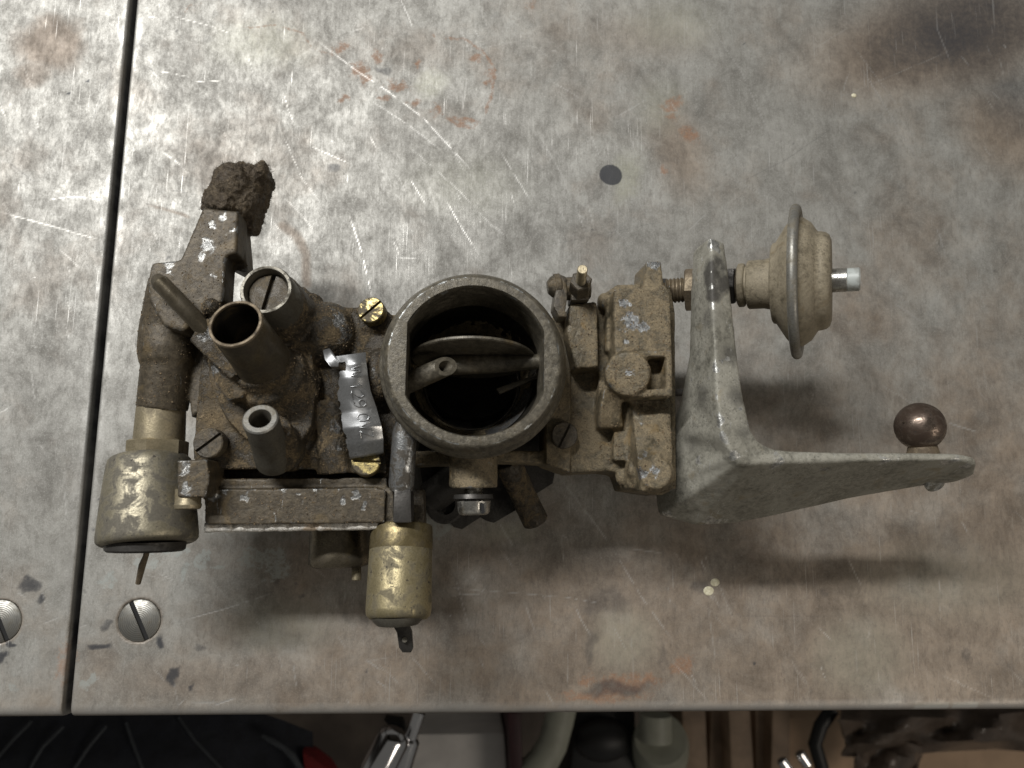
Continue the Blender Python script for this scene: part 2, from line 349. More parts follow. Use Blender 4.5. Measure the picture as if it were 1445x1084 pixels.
    for a in ((38, 822, 16, 9, .7), (55, 842, 9, 7, .7), (12, 912, 8, 4, .8), (0, 930, 9, 8, .8), (142, 911, 20, 7, .75), (224, 907, 5, 8, .8), (153, 880, 6, 7, .6), (246, 955, 6, 10, .75), (274, 970, 5, 5, .7), (285, 910, 14, 6, .5),
              (425, 840, 5, 5, .5), (417, 825, 4, 4, .5), (388, 825, 6, 6, .4), (700, 22, 14, 6, .35), (1158, 838, 8, 9, .4), (870, 975, 45, 12, .55), (835, 915, 9, 30, .45), (935, 925, 9, 30, .4), (990, 830, 16, 12, .5), (860, 850, 40, 25, .45), (1362, 923, 8, 12, .45), (97, 132, 3, 3, .8), (128, 112, 3, 3, .8)):
        blot('ink_shade', *a, .5)
    for k in range(260):
        x, y = RNG.uniform(-20, 1460), RNG.uniform(-20, 1000); blot_s = RNG.uniform(1.0, 3.4)
        c = W(x, y); sel = np.nonzero((abs(X-c.x) < 3) & (abs(Y-c.y) < 3))
        if sel[0].size:
            d = np.hypot(wx[sel]-c.x, wy[sel]-c.y)/(blot_s*.304); A['ink_shade'][sel] = np.maximum(A['ink_shade'][sel], RNG.uniform(.25, .7)*np.clip(1.3-d, 0, 1))
    # pale greenish and blue-grey patches
    blot('pale', 370, 60, 60, 35, .5, .8); blot('pale', 610, 118, 26, 20, .6, .6); blot('pale', 885, 252, 20, 40, .65, .5, -.3); blot('pale', 950, 35, 60, 30, .45, .9); blot('pale', 880, 905, 40, 40, .42, .6); blot('pale', 1215, 925, 62, 48, .4, .6); blot('pale', 720, 750, 35, 14, .5, .7)
    blot('pale', 930, 150, 30, 40, .4, .8); blot('pale', 1330, 820, 110, 40, .35, .9); blot('pale', 400, 880, 60, 30, .4, .8); blot('pale', 660, 260, 70, 40, .3, .9)
    for a in ((380, 803, 34, 20), (352, 790, 16, 14), (285, 790, 12, 16), (300, 812, 10, 8), (262, 808, 7, 14), (238, 775, 22, 10), (205, 790, 14, 16), (150, 820, 12, 12), (20, 965, 12, 8), (130, 965, 7, 12), (620, 735, 30, 18), (640, 715, 14, 20)):
        blot('blue', *a, .75, .35, warp=1.6)
    # scratches seen in the photograph
    S = [([(440, 52), (500, 98), (545, 128), (596, 166), (640, 214), (668, 243)], .55, 1.), ([(520, 140), (575, 176), (625, 214)], .4, .7), ([(578, 252), (602, 292)], .6, .95), ([(628, 281), (650, 320), (673, 356)], .6, .9),
         ([(493, 305), (510, 356), (525, 421)], .55, 1.), ([(705, 212), (748, 284)], .5, .8), ([(832, 188), (848, 226)], .35, .6), ([(575, 205), (640, 262), (710, 335)], .35, .6), ([(240, 22), (300, 38), (330, 50)], .35, .6), ([(200, 24), (230, 26)], .5, .8),
         ([(258, 875), (320, 858), (382, 838)], .5, .95), ([(297, 997), (332, 985)], .6, .9), ([(326, 935), (350, 945)], .45, .7), ([(985, 10), (1045, 100), (1096, 212)], .35, .7), ([(1215, 95), (1258, 165), (1302, 238)], .4, .7), ([(1200, 60), (1290, 180)], .3, .4),
         ([(788, 672), (842, 742), (862, 770)], .55, .7), ([(862, 770), (905, 842), (950, 905)], .5, .55), ([(620, 828), (800, 843), (850, 852)], .3, .6), ([(1203, 220), (1211, 236)], 1.0, .9), ([(1030, 310), (1060, 370)], .35, .5), ([(1325, 800), (1327, 880)], .3, .5),
         ([(1000, 860), (1010, 935)], .5, .35), ([(640, 805), (663, 890)], .35, .5), ([(488, 870), (486, 820)], .3, .5), ([(55, 284), (100, 277), (146, 281)], .5, .7), ([(0, 299), (70, 318), (146, 340)], .6, .6), ([(350, 275), (400, 330)], .3, .6), ([(395, 180), (425, 250), (455, 290)], .3, .6),
         ([(435, 205), (495, 232)], .4, .8), ([(220, 100), (265, 108)], .5, .6), ([(265, 116), (318, 114)], .4, .7), ([(210, 95), (240, 130)], .3, .4), ([(1180, 140), (1345, 70)], .25, .35), ([(760, 190), (800, 260)], .7, .45), ([(720, 270), (728, 300)], .5, .6), ([(825, 275), (838, 320)], .35, .6), ([(810, 285), (826, 330)], .35, .5), ([(862, 320), (885, 340)], .4, .5),
         ([(100, 890), (125, 880)], .5, .7), ([(60, 880), (85, 870)], .5, .6), ([(530, 960), (545, 970)], .5, .6), ([(770, 975), (785, 1000)], .5, .6), ([(250, 990), (310, 992)], .4, .5)]
    for p, w, a in S: seg(p, w*.52, a*.8, brk=.32)
    D = [([(185, 40), (150, 120), (105, 235)], .35, .6), ([(172, 60), (130, 160), (92, 215)], .3, .5), ([(154, 20), (158, 80), (150, 130)], .3, .5), ([(132, 0), (122, 120)], .3, .5), ([(80, 135), (150, 215)], .35, .5), ([(35, 165), (60, 210)], .4, .5), ([(0, 220), (55, 262)], .6, .5),
         ([(195, 285), (260, 300)], .5, .5), ([(510, 290), (700, 305)], .3, .5), ([(440, 168), (620, 172)], .3, .4), ([(560, 0), (573, 300)], .25, .3), ([(620, 140), (790, 138)], .3, .4), ([(730, 355), (900, 320), (935, 312)], .35, .55), ([(1020, 270), (1110, 225), (1190, 170)], .5, .5), ([(1050, 190), (1250, 198)], .4, .4),
         ([(990, 870), (1345, 868)], .35, .5), ([(248, 40), (258, 150)], .3, .4), ([(100, 100), (108, 180), (95, 230)], .3, .4)]
    for p, w, a in D: seg(p, w, a*.8, 'ink_shade', brk=.25)
    for k in range(420):     # many fine random ones, mostly running down to the right
        x, y = RNG.uniform(-30, 1470), RNG.uniform(-30, 1000)
        th = RNG.normal(1.05, .28) if RNG.random() < .7 else RNG.uniform(0, math.pi); L = RNG.gamma(2., 14)
        seg([(x, y), (x+L*math.cos(th)*.5+RNG.normal(0, 1), y+L*math.sin(th)*.5), (x+L*math.cos(th), y+L*math.sin(th))], RNG.uniform(.15, .30), RNG.uniform(.12, .55), 'scratch' if RNG.random() < .8 else 'ink_shade', brk=.25)
    # bright rub marks along the plate edges
    e = np.clip(1-(Y-FRONT)/5.5, 0, 1); A['scratch'] = np.maximum(A['scratch'], np.clip(e*1.2*(.4+1.3*(fbm2(X/5, Y/2, 4)-.35)), 0, .75))
    e = np.clip(1-np.abs(X-SEAM)/6, 0, 1); A['scratch'] = np.maximum(A['scratch'], np.clip(e*(fbm2(X/2, Y/7+5, 4)-.35)*2.2, 0, .7))
    for p in ([(1295, 1000), (1337, 998)], [(1348, 998), (1378, 997)]): seg(p, 1.4, 1., 'pale', taper=False); seg(p, 1.2, .9, 'scratch', taper=False)
    return A
def axis(lo, hi, flo, fhi, step, coarse=14):
    a = list(np.arange(lo, flo, coarse))+list(np.arange(flo, fhi, step))+list(np.arange(fhi, hi+coarse, coarse))
    return np.array(a)
def plate(name, xs, ys, edge_left, edge_right, rad, mat, thick=9.0):
    """top sheet with really rounded edges and skirts; xs, ys in mm"""
    def arc(c, sgn, r):     # from the skirt bottom up over the rounding; returns (pos, z)
        out = [(c, -thick)]+[(c, -thick*.6)]
        for k in range(6):
            a = math.pi/2*k/5; out.append((c+sgn*r*(1-math.cos(a)), -r*(1-math.sin(a))))
        return out
    cx = []
    if edge_left is not None: cx += arc(edge_left, 1, rad)
    cx += [(x, 0.) for x in xs if (edge_left is None or x > edge_left+rad+.2) and (edge_right is None or x < edge_right-rad-.2)]
    if edge_right is not None: cx += list(reversed(arc(edge_right, -1, rad)))
    cy = arc(FRONT, 1, 4.2)+[(y, 0.) for y in ys if y > FRONT+4.4]
    X, Y = np.meshgrid([c[0] for c in cx], [c[0] for c in cy]); ZX, ZY = np.meshgrid([c[1] for c in cx], [c[1] for c in cy])
    Z = np.maximum(ZX+ZY, -thick)
    flat = (ZX == 0) & (ZY == 0)
    Z = Z+np.where(flat, .16*(fbm2(X/40, Y/40, 3)-.5), 0)
    A = paint(X, Y)
    R = pm(28.5, 0)
    for s in SCREWS:
        d = np.hypot(X-s.x, Y-s.y); sn = np.abs(d-R) < .34; k = np.where(sn, R/np.maximum(d, 1e-3), 1.)
        X = s.x+(X-s.x)*k; Y = s.y+(Y-s.y)*k; Z = np.where(d < R-.34, -2.2, Z)
        A['brown'] = np.maximum(A['brown'], np.clip(1-np.abs(d-R)/1.6, 0, 1)*.75)
    A['ink_shade'] = np.maximum(A['ink_shade'], np.clip((-Z-1.2)/1.5, 0, 1)*np.where(np.abs(X-SEAM) < 3.2, 1, 0))  # shade of the seam gap painted dark onto the skirts
    ny, nx = X.shape; co = (np.stack([X, Y, Z], 2).reshape(-1, 3)-np.array(ORIGIN))*MM
    idx = np.arange(nx*ny).reshape(ny, nx)
    q = np.stack([idx[:-1, :-1], idx[:-1, 1:], idx[1:, 1:], idx[1:, :-1]], 2).reshape(-1, 4)
    me = bpy.data.meshes.new(name); me.vertices.add(len(co)); me.vertices.foreach_set('co', co.astype('f').ravel())
    me.loops.add(q.size); me.loops.foreach_set('vertex_index', q.astype('i').ravel())
    me.polygons.add(len(q)); me.polygons.foreach_set('loop_start', np.arange(0, q.size, 4, dtype='i')); me.polygons.foreach_set('loop_total', np.full(len(q), 4, 'i'))
    me.update(calc_edges=True); me.shade_smooth()
    for k, v in A.items():
        at = me.attributes.new(k, 'FLOAT', 'POINT'); at.data.foreach_set('value', v.astype('f').ravel())
    return link_mesh(name, me, mat, bench)
def bench_mat():
    n = NT('bench_steel')
    br, ru, ink_shade, sc, pale, blue = [n.attr(k) for k in ('brown', 'rust', 'ink_shade', 'scratch', 'pale', 'blue')]
    fine = n.noise(1300, 6, .8); mid = n.noise(330, 8, .85, .3); big = n.noise(45, 5, .6, .5)
    brush = n.noise(1, 4, .7, vec=n.stretch((1500, 60, 60), (0, 0, .12)))
    hair1 = n.rng(n.noise(1, 2, .5, vec=n.stretch((1300, 32, 40), (0, 0, -.5))), .66, .74)
    hair2 = n.rng(n.noise(1, 2, .5, vec=n.stretch((1400, 28, 40), (0, 0, .75))), .67, .75)
    mids = n.noise(1, 8, .85, .3, vec=n.stretch((420, 150, 300), (0, 0, -.35)))
    patch = n.noise(55, 11, .78, .25, vec=n.stretch((1, .8, 1), (0, 0, .15)))
    steel = n.mix(n.rng(patch, .36, .64, smooth=False), (.165, .158, .140), (.41, .402, .37))
    steel = n.mix(n.rng(mids, .49, .62, 0, .55, False), steel, (.15, .142, .124)); steel = n.mix(n.rng(fine, .52, .64, 0, .35, False), steel, (.56, .555, .52)); steel = n.mix(n.rng(fine, .46, .36, 0, .3, False), steel, (.17, .165, .145))
    bm_ = n.rng(n.math('ADD', br, n.math('ADD', n.math('MULTIPLY', n.math('SUBTRACT', mid, .5), .55), n.math('MULTIPLY', n.math('SUBTRACT', fine, .5), .35))), .08, .95, smooth=False)
    brown = n.mix(n.rng(patch, .36, .64, smooth=False), (.122, .090, .063), (.272, .208, .148))
    brown = n.mix(n.rng(fine, .50, .66, 0, .3, False), brown, (.32, .265, .195)); brown = n.mix(n.rng(mids, .50, .66, 0, .5, False), brown, (.070, .052, .040))
    c = n.mix(n.math('MULTIPLY', bm_, .86), steel, brown)
    c = n.mix(n.math('MULTIPLY', pale, n.rng(mid, .3, .6, .2, .75)), c, (.42, .42, .33))
    c = n.mix(n.rng(n.math('ADD', blue, n.math('MULTIPLY', n.math('SUBTRACT', mid, .5), 3.2)), .50, .85, 0, .6), c, (.36, .39, .37))
    rm = n.rng(n.math('ADD', ru, n.math('MULTIPLY', n.math('MULTIPLY', n.math('SUBTRACT', mid, .5), 3.0), n.math('MINIMUM', 1, n.math('MULTIPLY', ru, 4)))), .25, 1.0, 0, .75)
    c = n.mix(rm, c, n.mix(n.rng(fine, .3, .7), (.21, .11, .065), (.32, .185, .105)))
    im = n.rng(n.math('ADD', ink_shade, n.math('MULTIPLY', n.math('MULTIPLY', n.math('SUBTRACT', mid, .5), 2.0), n.math('MULTIPLY', ink_shade, n.math('SUBTRACT', 1.1, ink_shade)))), .16, .85, 0, .92)
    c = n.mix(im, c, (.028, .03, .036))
    s2 = n.math('MAXIMUM', sc, n.math('MULTIPLY', n.math('MAXIMUM', hair1, hair2), n.rng(big, .42, .62, .05, .55)))
    c = n.mix(n.math('MULTIPLY', s2, .8), c, (.64, .63, .60))
    rough = n.math('ADD', n.mixf(bm_, .47, .48), n.math('ADD', n.math('MULTIPLY', n.math('SUBTRACT', patch, .5), -.55), n.math('MULTIPLY', n.math('SUBTRACT', mids, .5), .6)))
    rough = n.math('ADD', n.math('MAXIMUM', rough, .30), .05); rough = n.mixf(rm, rough, .7); rough = n.mixf(s2, rough, .30)
    metal = n.mixf(bm_, .36, .12); metal = n.mixf(rm, metal, .1); metal = n.mixf(im, metal, .1); metal = n.mixf(s2, metal, .9); metal = n.mixf(n.math('MULTIPLY', pale, .6), metal, .3)
    h = n.math('ADD', n.math('MULTIPLY', fine, .35), n.math('ADD', n.math('MULTIPLY', brush, .5), n.math('MULTIPLY', mid, .6)))
    h = n.math('SUBTRACT', h, n.math('MULTIPLY', s2, .7))
    n.bump(h, .22, .0006)
    return n.out(c, rough, metal)
MAT['bench'] = bench_mat()
xl0, xr1, yt = W(0, 900).x-8, W(1445, 0).x+30, W(0, 0).y+10
STEP = .62
ys = axis(FRONT, yt+420, FRONT, yt, STEP)
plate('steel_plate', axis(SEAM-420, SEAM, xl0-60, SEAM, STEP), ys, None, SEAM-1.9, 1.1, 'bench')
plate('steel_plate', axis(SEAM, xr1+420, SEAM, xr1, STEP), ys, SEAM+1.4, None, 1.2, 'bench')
def bench_screw_mat():
    n = NT('bench_screw'); w = n.t.nodes.new('ShaderNodeTexWave'); w.wave_type = 'RINGS'; w.rings_direction = 'Z'
    w.inputs['Scale'].default_value = 420; w.inputs['Distortion'].default_value = 1.5; w.inputs['Detail'].default_value = 2; n.t.links.new(n.co, w.inputs['Vector'])
    m = n.noise(350, 5, .6); n.bump(n.math('ADD', w.outputs['Fac'], n.math('MULTIPLY', m, 1.2)), .12, .0003)
    return n.out(n.mix(n.rng(m, .35, .7), (.33, .325, .30), (.19, .18, .155)), n.rng(m, .3, .7, .34, .55), .9)
MAT['bench_screw'] = bench_screw_mat()
for s, (dx, dy) in zip(SCREWS, ((20, 48), (20, 48))):
    bm = newbm(); q = Vector((s.x, s.y, 0)); d0 = W(196+dx, 876+dy)-W(196, 876)
    slotted(bm, Vector((0, 0, -2.4)), Vector((0, 0, .05)), pm(27.2, 0), d0, 1.9, 1.8)
    o = obj('bench_screw', bm, 'bench_screw', bench, origin=Vector()); o.location = (q-ORIGIN)*MM
    bm = newbm(); u_ = d0.normalized(); v_ = Vector((-u_.y, u_.x, 0)); R_ = pm(26.5, 0)
    vs8 = [bm.verts.new(u_*(a*R_)+v_*(b*.94)+Vector((0, 0, z))) for z in (-1.9, -.75) for a, b in ((-1, -1), (1, -1), (1, 1), (-1, 1))]
    for f in ((0, 1, 2, 3), (4, 5, 6, 7), (0, 1, 5, 4), (1, 2, 6, 5), (2, 3, 7, 6), (3, 0, 4, 7)): bm.faces.new([vs8[i] for i in f])
    bmesh.ops.recalc_face_normals(bm, faces=bm.faces[:]); obj('slot_shade', bm, 'black', o, origin=Vector())  # black strip standing in for the shade deep in the slot
n = NT('cream_paint'); MAT['cream'] = n.out(n.mix(n.rng(n.noise(900), .4, .6), (.66, .62, .46), (.5, .46, .32)), .55)
for (x, y, r) in ((1000, 834, 7.5), (1009, 822, 6.5), (1205, 135, 4.2)):
    bm = newbm(); ball(bm, W(x, y, 0), pm(r, 0), pm(r*.85, 0), .45, 3); obj('paint_drop', bm, 'cream', bench)
n = NT('bench_frame'); MAT['frame'] = n.out((.05, .048, .045), .6, .3)
bm = newbm()
bmesh.ops.create_cube(bm, size=1, matrix=Matrix.Translation((SEAM, FRONT+330, -30)) @ Matrix.Diagonal((60, 620, 40, 1))); obj('gap_blocker', bm, 'frame', bench)  # unseen beam added under the seam so the gap shows black
bm = newbm()
bmesh.ops.create_cube(bm, size=1, matrix=Matrix.Translation((60, FRONT+34, -34)) @ Matrix.Diagonal((900, 18, 49, 1))); obj('front_rail', bm, 'frame', bench)
for lx in (-430, 520):
    for ly in (FRONT+60, FRONT+600):
        bm = newbm(); bmesh.ops.create_cube(bm, size=1, matrix=Matrix.Translation((lx, ly, -480)) @ Matrix.Diagonal((50, 50, 840, 1))); obj('leg', bm, 'frame', bench)

# ================================================================== FLOOR AND THINGS BELOW THE BENCH EDGE
n = NT('floor'); fz = n.noise(9, 6, .6)
MAT['floor'] = n.out(n.mix(n.rng(fz, .35, .65), (.055, .042, .034), (.11, .088, .07)), .7)
bm = newbm(); bmesh.ops.create_grid(bm, x_segments=1, y_segments=1, size=2500, matrix=Matrix.Translation((0, 0, -900)))
fl = obj('floor', bm, 'floor'); fl['kind'] = 'structure'
def plain(name, col, rough=.7, metal=0., var=.6, sc=40, bump=0.):
    n = NT(name); a = n.noise(sc, 5, .6, .4)
    if bump: n.bump(a, bump, .004)
    MAT[name] = n.out(n.mix(n.rng(a, .3, .7), tuple(x*var for x in col), col), rough, metal)
plain('navy_cloth', (.016, .019, .028), .8, 0, .5, 60, .4); plain('pale_piping', (.06, .068, .078), .7); plain('red_cloth', (.22, .012, .014), .8); plain('chrome', (.78, .78, .8), .12, 1., .9); plain('white_card', (.78, .75, .72), .75, 0, .8, 20)
plain('maroon_card', (.045, .012, .016), .6); plain('pale_plastic', (.36, .365, .30), .5, 0, .8); plain('wood', (.34, .245, .17), .65, 0, .6, 25, .3); plain('brown_plastic', (.16, .125, .10), .3, 0, .55, 35, .9); plain('cardboard', (.62, .44, .30), .8, 0, .8, 18); plain('black_part', (.012, .012, .012), .5)
def sheet(pts_rows, wob=0.):
    """smooth lofted skin through rows of points (mm), thickened by 3 mm"""
    bm = newbm(); rows = [[bm.verts.new(p+Vector((0, 0, wob*(random.random()-.5)))) for p in r] for r in pts_rows]
    for A, B in zip(rows, rows[1:]):
        for i in range(len(A)-1): bm.faces.new((A[i], A[i+1], B[i+1], B[i]))
    bmesh.ops.subdivide_edges(bm, edges=bm.edges[:], cuts=3, smooth=.8, use_grid_fill=True)
    bmesh.ops.recalc_face_normals(bm, faces=bm.faces[:])
    r = bmesh.ops.solidify(bm, geom=bm.faces[:], thickness=3); return bm
# padded navy bag with pale piping
ZB = -330
ORIGIN = W(180, 1100, -900); ORIGIN.z = -900
bag = thing('fabric_bag', 'dark navy padded fabric bag with curved pale piping below the left bench edge', 'bag', ORIGIN)
cols = (-120, -40, 60, 150, 240, 330, 400, 440); rows = []
for y in (985, 1030, 1075, 1130, 1220):
    rows.append([W(x, y+max(0, (x-300))*.35, ZB-25-.0016*(x-160)**2*.3-abs(y-1080)*.25) for x in cols])
obj('padded_cover', sheet(rows, 6), 'navy_cloth', bag, sharp=80)
for pts in ([(45, 1018), (18, 1045), (0, 1066), (-20, 1095)], [(90, 1025), (60, 1055), (45, 1080), (36, 1110)], [(150, 1025), (125, 1055), (105, 1085), (95, 1115)], [(178, 1020), (188, 1050), (200, 1082), (215, 1120)], [(252, 1012), (275, 1045), (310, 1082), (345, 1120)]):
    bm = newbm(); tube(bm, [W(x, y, ZB-18-.0016*(x-160)**2*.3-abs(y-1080)*.25) for x, y in pts], 1.3, 8); obj('piping', bm, 'pale_piping', bag)
bm = newbm(); q = [(370, 1038), (385, 1046), (400, 1055), (412, 1066), (424, 1084), (432, 1104)]
tube(bm, [W(x, y, ZB-42) for x, y in q], [1.5, 2.6, 2.2, 3.0, 2.4, 2.8], 8); obj('frayed_edge', bm, 'pale_piping', bag)
bm = newbm(); prism(bm, [(424, 1060), (440, 1067), (462, 1084), (485, 1120), (440, 1120), (428, 1085)], ZB-60, ZB-90, round_=6)
tag(obj('red_cloth', bm, 'red_cloth'), 'dark red cloth poking out beside the navy fabric bag', 'cloth')
# chrome clamp
ORIGIN = W(548, 1080, -300)
cl = thing('chrome_clamp', 'shiny chrome cylinder with a slim rod beside it below the bench edge', 'clamp', ORIGIN)
bm = newbm(); lathe(bm, W(562, 1030, -250), W(512, 1130, -250), [(0, 0), (0, 7), (.06, 11), (.12, 12), (1, 13), (1, 0)], 36); obj('cylinder', bm, 'chrome', cl)
bm = newbm(); rod(bm, W(592, 1005, -255), W(578, 1046, -255), 4.6); obj('rod', bm, 'chrome', cl)
bm = newbm(); lathe(bm, W(580, 1042, -255), W(555, 1120, -255), [(0, 0), (0, 5.5), (.04, 6.8), (1, 7.5), (1, 0)], 28); obj('sleeve', bm, 'chrome', cl)
bm = newbm(); prism(bm, [(540, 1016), (568, 1020), (572, 1040), (556, 1034)], -262, -280, round_=2); obj('lug', bm, 'black_part', cl)
bm = newbm(); prism(bm, [(585, 1036), (712, 1034), (718, 1130), (560, 1130)], -520, -640, round_=4)
tag(obj('white_box', bm, 'white_card'), 'white box lying under the bench behind the chrome cylinder', 'box')
bm = newbm(); prism(bm, [(716, 1005), (735, 1005), (740, 1130), (722, 1130)], -470, -640, round_=3)
tag(obj('maroon_folder', bm, 'maroon_card'), 'narrow dark maroon folder standing right of the white box', 'folder')
bm = newbm(); tube(bm, [W(795, 990, -480), W(788, 1020, -480), W(780, 1050, -480), W(766, 1075, -480), W(740, 1105, -480)], [15, 15, 15, 16, 18], 16)
tag(obj('pale_hose', bm, 'pale_plastic'), 'pale curved hose right of the maroon folder below the bench', 'hose')
bm = newbm(); prism(bm, [(812, 1000), (898, 1000), (900, 1130), (800, 1130)], -560, -680, round_=8); ball(bm, W(850, 1045, -545), 32, 22, 20, 3)
tag(obj('dark_case', bm, 'black_part'), 'black lumpy case between the pale hose and the pale canister', 'case')
bm = newbm(); lathe(bm, W(932, 1100, -620), W(932, 1042, -520), [(0, 0), (0, 30), (.9, 30), (1, 27), (1, 0)], 36)
lathe(bm, W(925, 1046, -520), W(925, 1008, -520), [(0, 0), (0, 17), (1, 17), (1, 0)], 28)
tag(obj('pale_canister', bm, 'pale_plastic'), 'pale round canister left of the wooden slats', 'canister')
ORIGIN = W(1040, 1050, -600)
cr = thing('wooden_crate', 'brown wooden crate of upright slats below the bench edge', 'crate', ORIGIN)
for k, x in enumerate((962, 1003, 1028, 1066, 1090)):
    bm = newbm(); wd = (34, 20, 31, 19, 26)[k]; sl = (3, -4, 6, 2, -3)[k]; prism(bm, [(x, 1000), (x+wd, 1000), (x+wd+sl+2, 1130), (x+sl, 1130)], (-540, -562, -533, -570, -548)[k], -640, round_=3); obj('slat', bm, 'wood', cr)
bm = newbm(); prism(bm, [(1100, 1012), (1300, 1008), (1480, 1060), (1480, 1140), (1090, 1140)], -560, -700, round_=6)
tag(obj('cardboard_box', bm, 'cardboard'), 'brown cardboard box under the dark plastic bag on the right', 'box')
rows = []
for j, y in enumerate((1000, 1016, 1034, 1050, 1068)):
    rows.append([W(x, y-(x-1200)*.035, -470+18*math.sin(j*1.7+i*1.9)+(14 if 0 < j < 4 else -20)) for i, x in enumerate((1188, 1210, 1250, 1290, 1330, 1370, 1410, 1450, 1500))])
tag(obj('plastic_bag', sheet(rows, 16), 'brown_plastic', sharp=80), 'crumpled dark brown plastic bag on the cardboard box at far right', 'bag')
rows = []
for j, y in enumerate((1050, 1066, 1090, 1130)):
    rows.append([W(x, y, -480+16*math.sin(j*2.1+i*2.3)) for i, x in enumerate((1205, 1225, 1250, 1280, 1300))])
tag(obj('plastic_wrap', sheet(rows, 14), 'brown_plastic', sharp=80), 'small crumpled piece of brown plastic wrap in front of the cardboard box', 'wrap')
ORIGIN = W(1120, 1060, -500)
fit = thing('metal_fitting', 'black hooked fitting with bright metal ends before the cardboard box', 'fitting', ORIGIN)
bm = newbm(); tube(bm, [W(1175, 1000, -470), W(1158, 1025, -470), W(1150, 1050, -470), W(1160, 1085, -470)], 7, 12); obj('hook', bm, 'black_part', fit)
for a, b in (((1128, 1062), (1140, 1080)), ((1102, 1072), (1116, 1092))):
    bm = newbm(); rod(bm, W(*a, -440), W(*b, -440), 5, bev=1.); obj('metal_end', bm, 'chrome', fit)

# ================================================================== CARBURETOR
ORIGIN = Vector((W(669, 508, 80).x, W(669, 508, 80).y, 0.))
carb = thing('carburetor', 'dirty old carburetor with brass solenoids and alloy bracket lying on the steel workbench', 'carburetor', ORIGIN)
GRIT = []
# ---- throttle flange and lower body
bm = newbm(); prism(bm, [(590, 640), (596, 682), (640, 744), (652, 747), (678, 730), (686, 735), (697, 738), (728, 720), (752, 700), (780, 682), (786, 650), (760, 560), (600, 560)], 6, 0.2)
obj('mounting_flange', bm, 'dark_steel', carb, sharp=15)
bm = newbm(); lathe(bm, W(628, 712, 6), W(628, 712, 9.5), [(0, 8), (.8, 8), (1, 7), (1, 4.2), (0, 4.2)], 32, closed=True); obj('flange_boss', bm, 'dark_steel', carb)
bm = newbm(); lathe(bm, W(612, 700, 6), W(690, 640, 30), [(0, 7), (1, 6)], 24); obj('throttle_lever', bm, 'dark_steel', carb)
ctr = ORIGIN.copy()
bm = newbm(); lathe(bm, ctr+Vector((0, 0, 4)), ctr+Vector((0, 0, 30)), [(0, 27), (.3, 27), (.4, 23), (1, 23), (1, 18), (0, 18)], 64, closed=True); obj('throttle_body', bm, 'grimy', carb)
bm = newbm(); lathe(bm, ctr+Vector((0, -.6, 12)), ctr+Vector((0, .6, 13.6)), [(0, 0), (0, 17.5), (1, 17.5), (1, 0)], 48); obj('throttle_plate', bm, 'dark_steel', carb)
bm = newbm()
lathe(bm, ctr+Vector((0, 0, 26)), ctr+Vector((0, 0, 68)), [(0, 27), (.35, 29), (1, 29), (1, 25.5), (.55, 25.2), (.2, 19), (0, 20)], 96, closed=True)
prism(bm, [(540, 445), (575, 442), (572, 640), (545, 650)], 52, 28); prism(bm, [(772, 450), (806, 440), (806, 668), (770, 655)], 52, 26)
prism(bm, [(560, 636), (800, 636), (802, 655), (700, 652), (590, 657), (560, 650)], 48, 30)
lathe(bm, W(668, 620, 56), W(668, 688, 55), [(0, pm(33, 56)), (1, pm(34, 56))], 40)
prism(bm, [(715, 636), (798, 636), (800, 664), (770, 650), (720, 652)], 46, 34)
GRIT.append(cast('main_body', bm, 'housing', carb, .65, 3, .18, 2.2))
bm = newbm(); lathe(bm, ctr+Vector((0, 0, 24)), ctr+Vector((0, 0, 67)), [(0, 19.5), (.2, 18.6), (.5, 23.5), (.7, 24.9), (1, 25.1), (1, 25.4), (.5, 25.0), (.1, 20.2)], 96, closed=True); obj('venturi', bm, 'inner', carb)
# ---- air horn
def horn():
    bm = newbm(); ly = bm.verts.layers.float.new('bare'); seg = 300; R0 = pm(109, 80); ch0, ch1 = pm(97, 80), pm(101, 80); loops = []
    def ri(th, s):
        c = math.cos(th); r = R0*s
        if c < 0: r = min(r, ch0/max(-c, 1e-6))
        else: r = min(r, ch1/max(c, 1e-6))
        return r
    ro = pm(134.5, 80)
    outer = [(ro*.93, 58), (ro*.95, 66), (ro*1.02, 67.5), (ro*1.035, 70), (ro*1.02, 72.2), (ro*.985, 73.2), (ro*.985, 75.8), (ro*.975, 77.2), (ro*.945, 78.9), (ro*.924, 79.7), (ro*.912, 79.95), (ro*.90, 80)]
    inner = [(1.015, 80, .0), (1.0, 79.4, .0), (.995, 76, .0), (.99, 66, .0), (.985, 56, .0)]
    for r, z in outer: loops.append([bm.verts.new(ctr+Vector((math.cos(2*math.pi*i/seg)*r, math.sin(2*math.pi*i/seg)*r, z))) for i in range(seg)])
    for s, z, _ in inner: loops.append([bm.verts.new(ctr+Vector((math.cos(2*math.pi*i/seg)*ri(2*math.pi*i/seg, s), math.sin(2*math.pi*i/seg)*ri(2*math.pi*i/seg, s), z))) for i in range(seg)])
    for k, w in ((7, .45), (8, .2), (9, .35), (10, 1.0), (11, .2), (3, .5), (13, .85), (6, .3)):
        for v in loops[k]: v[ly] = w*max(0, min(1.2, .62+1.3*mnoise.noise(v.co/5)+.8*mnoise.noise(v.co/1.3)))
    for A, B in zip(loops, loops[1:]+loops[:1]):
        for i in range(seg): bm.faces.new((A[i], A[(i+1) % seg], B[(i+1) % seg], B[i]))
    bmesh.ops.recalc_face_normals(bm, faces=bm.faces[:]); return bm
obj('air_horn', horn(), 'horn', carb, sharp=40)
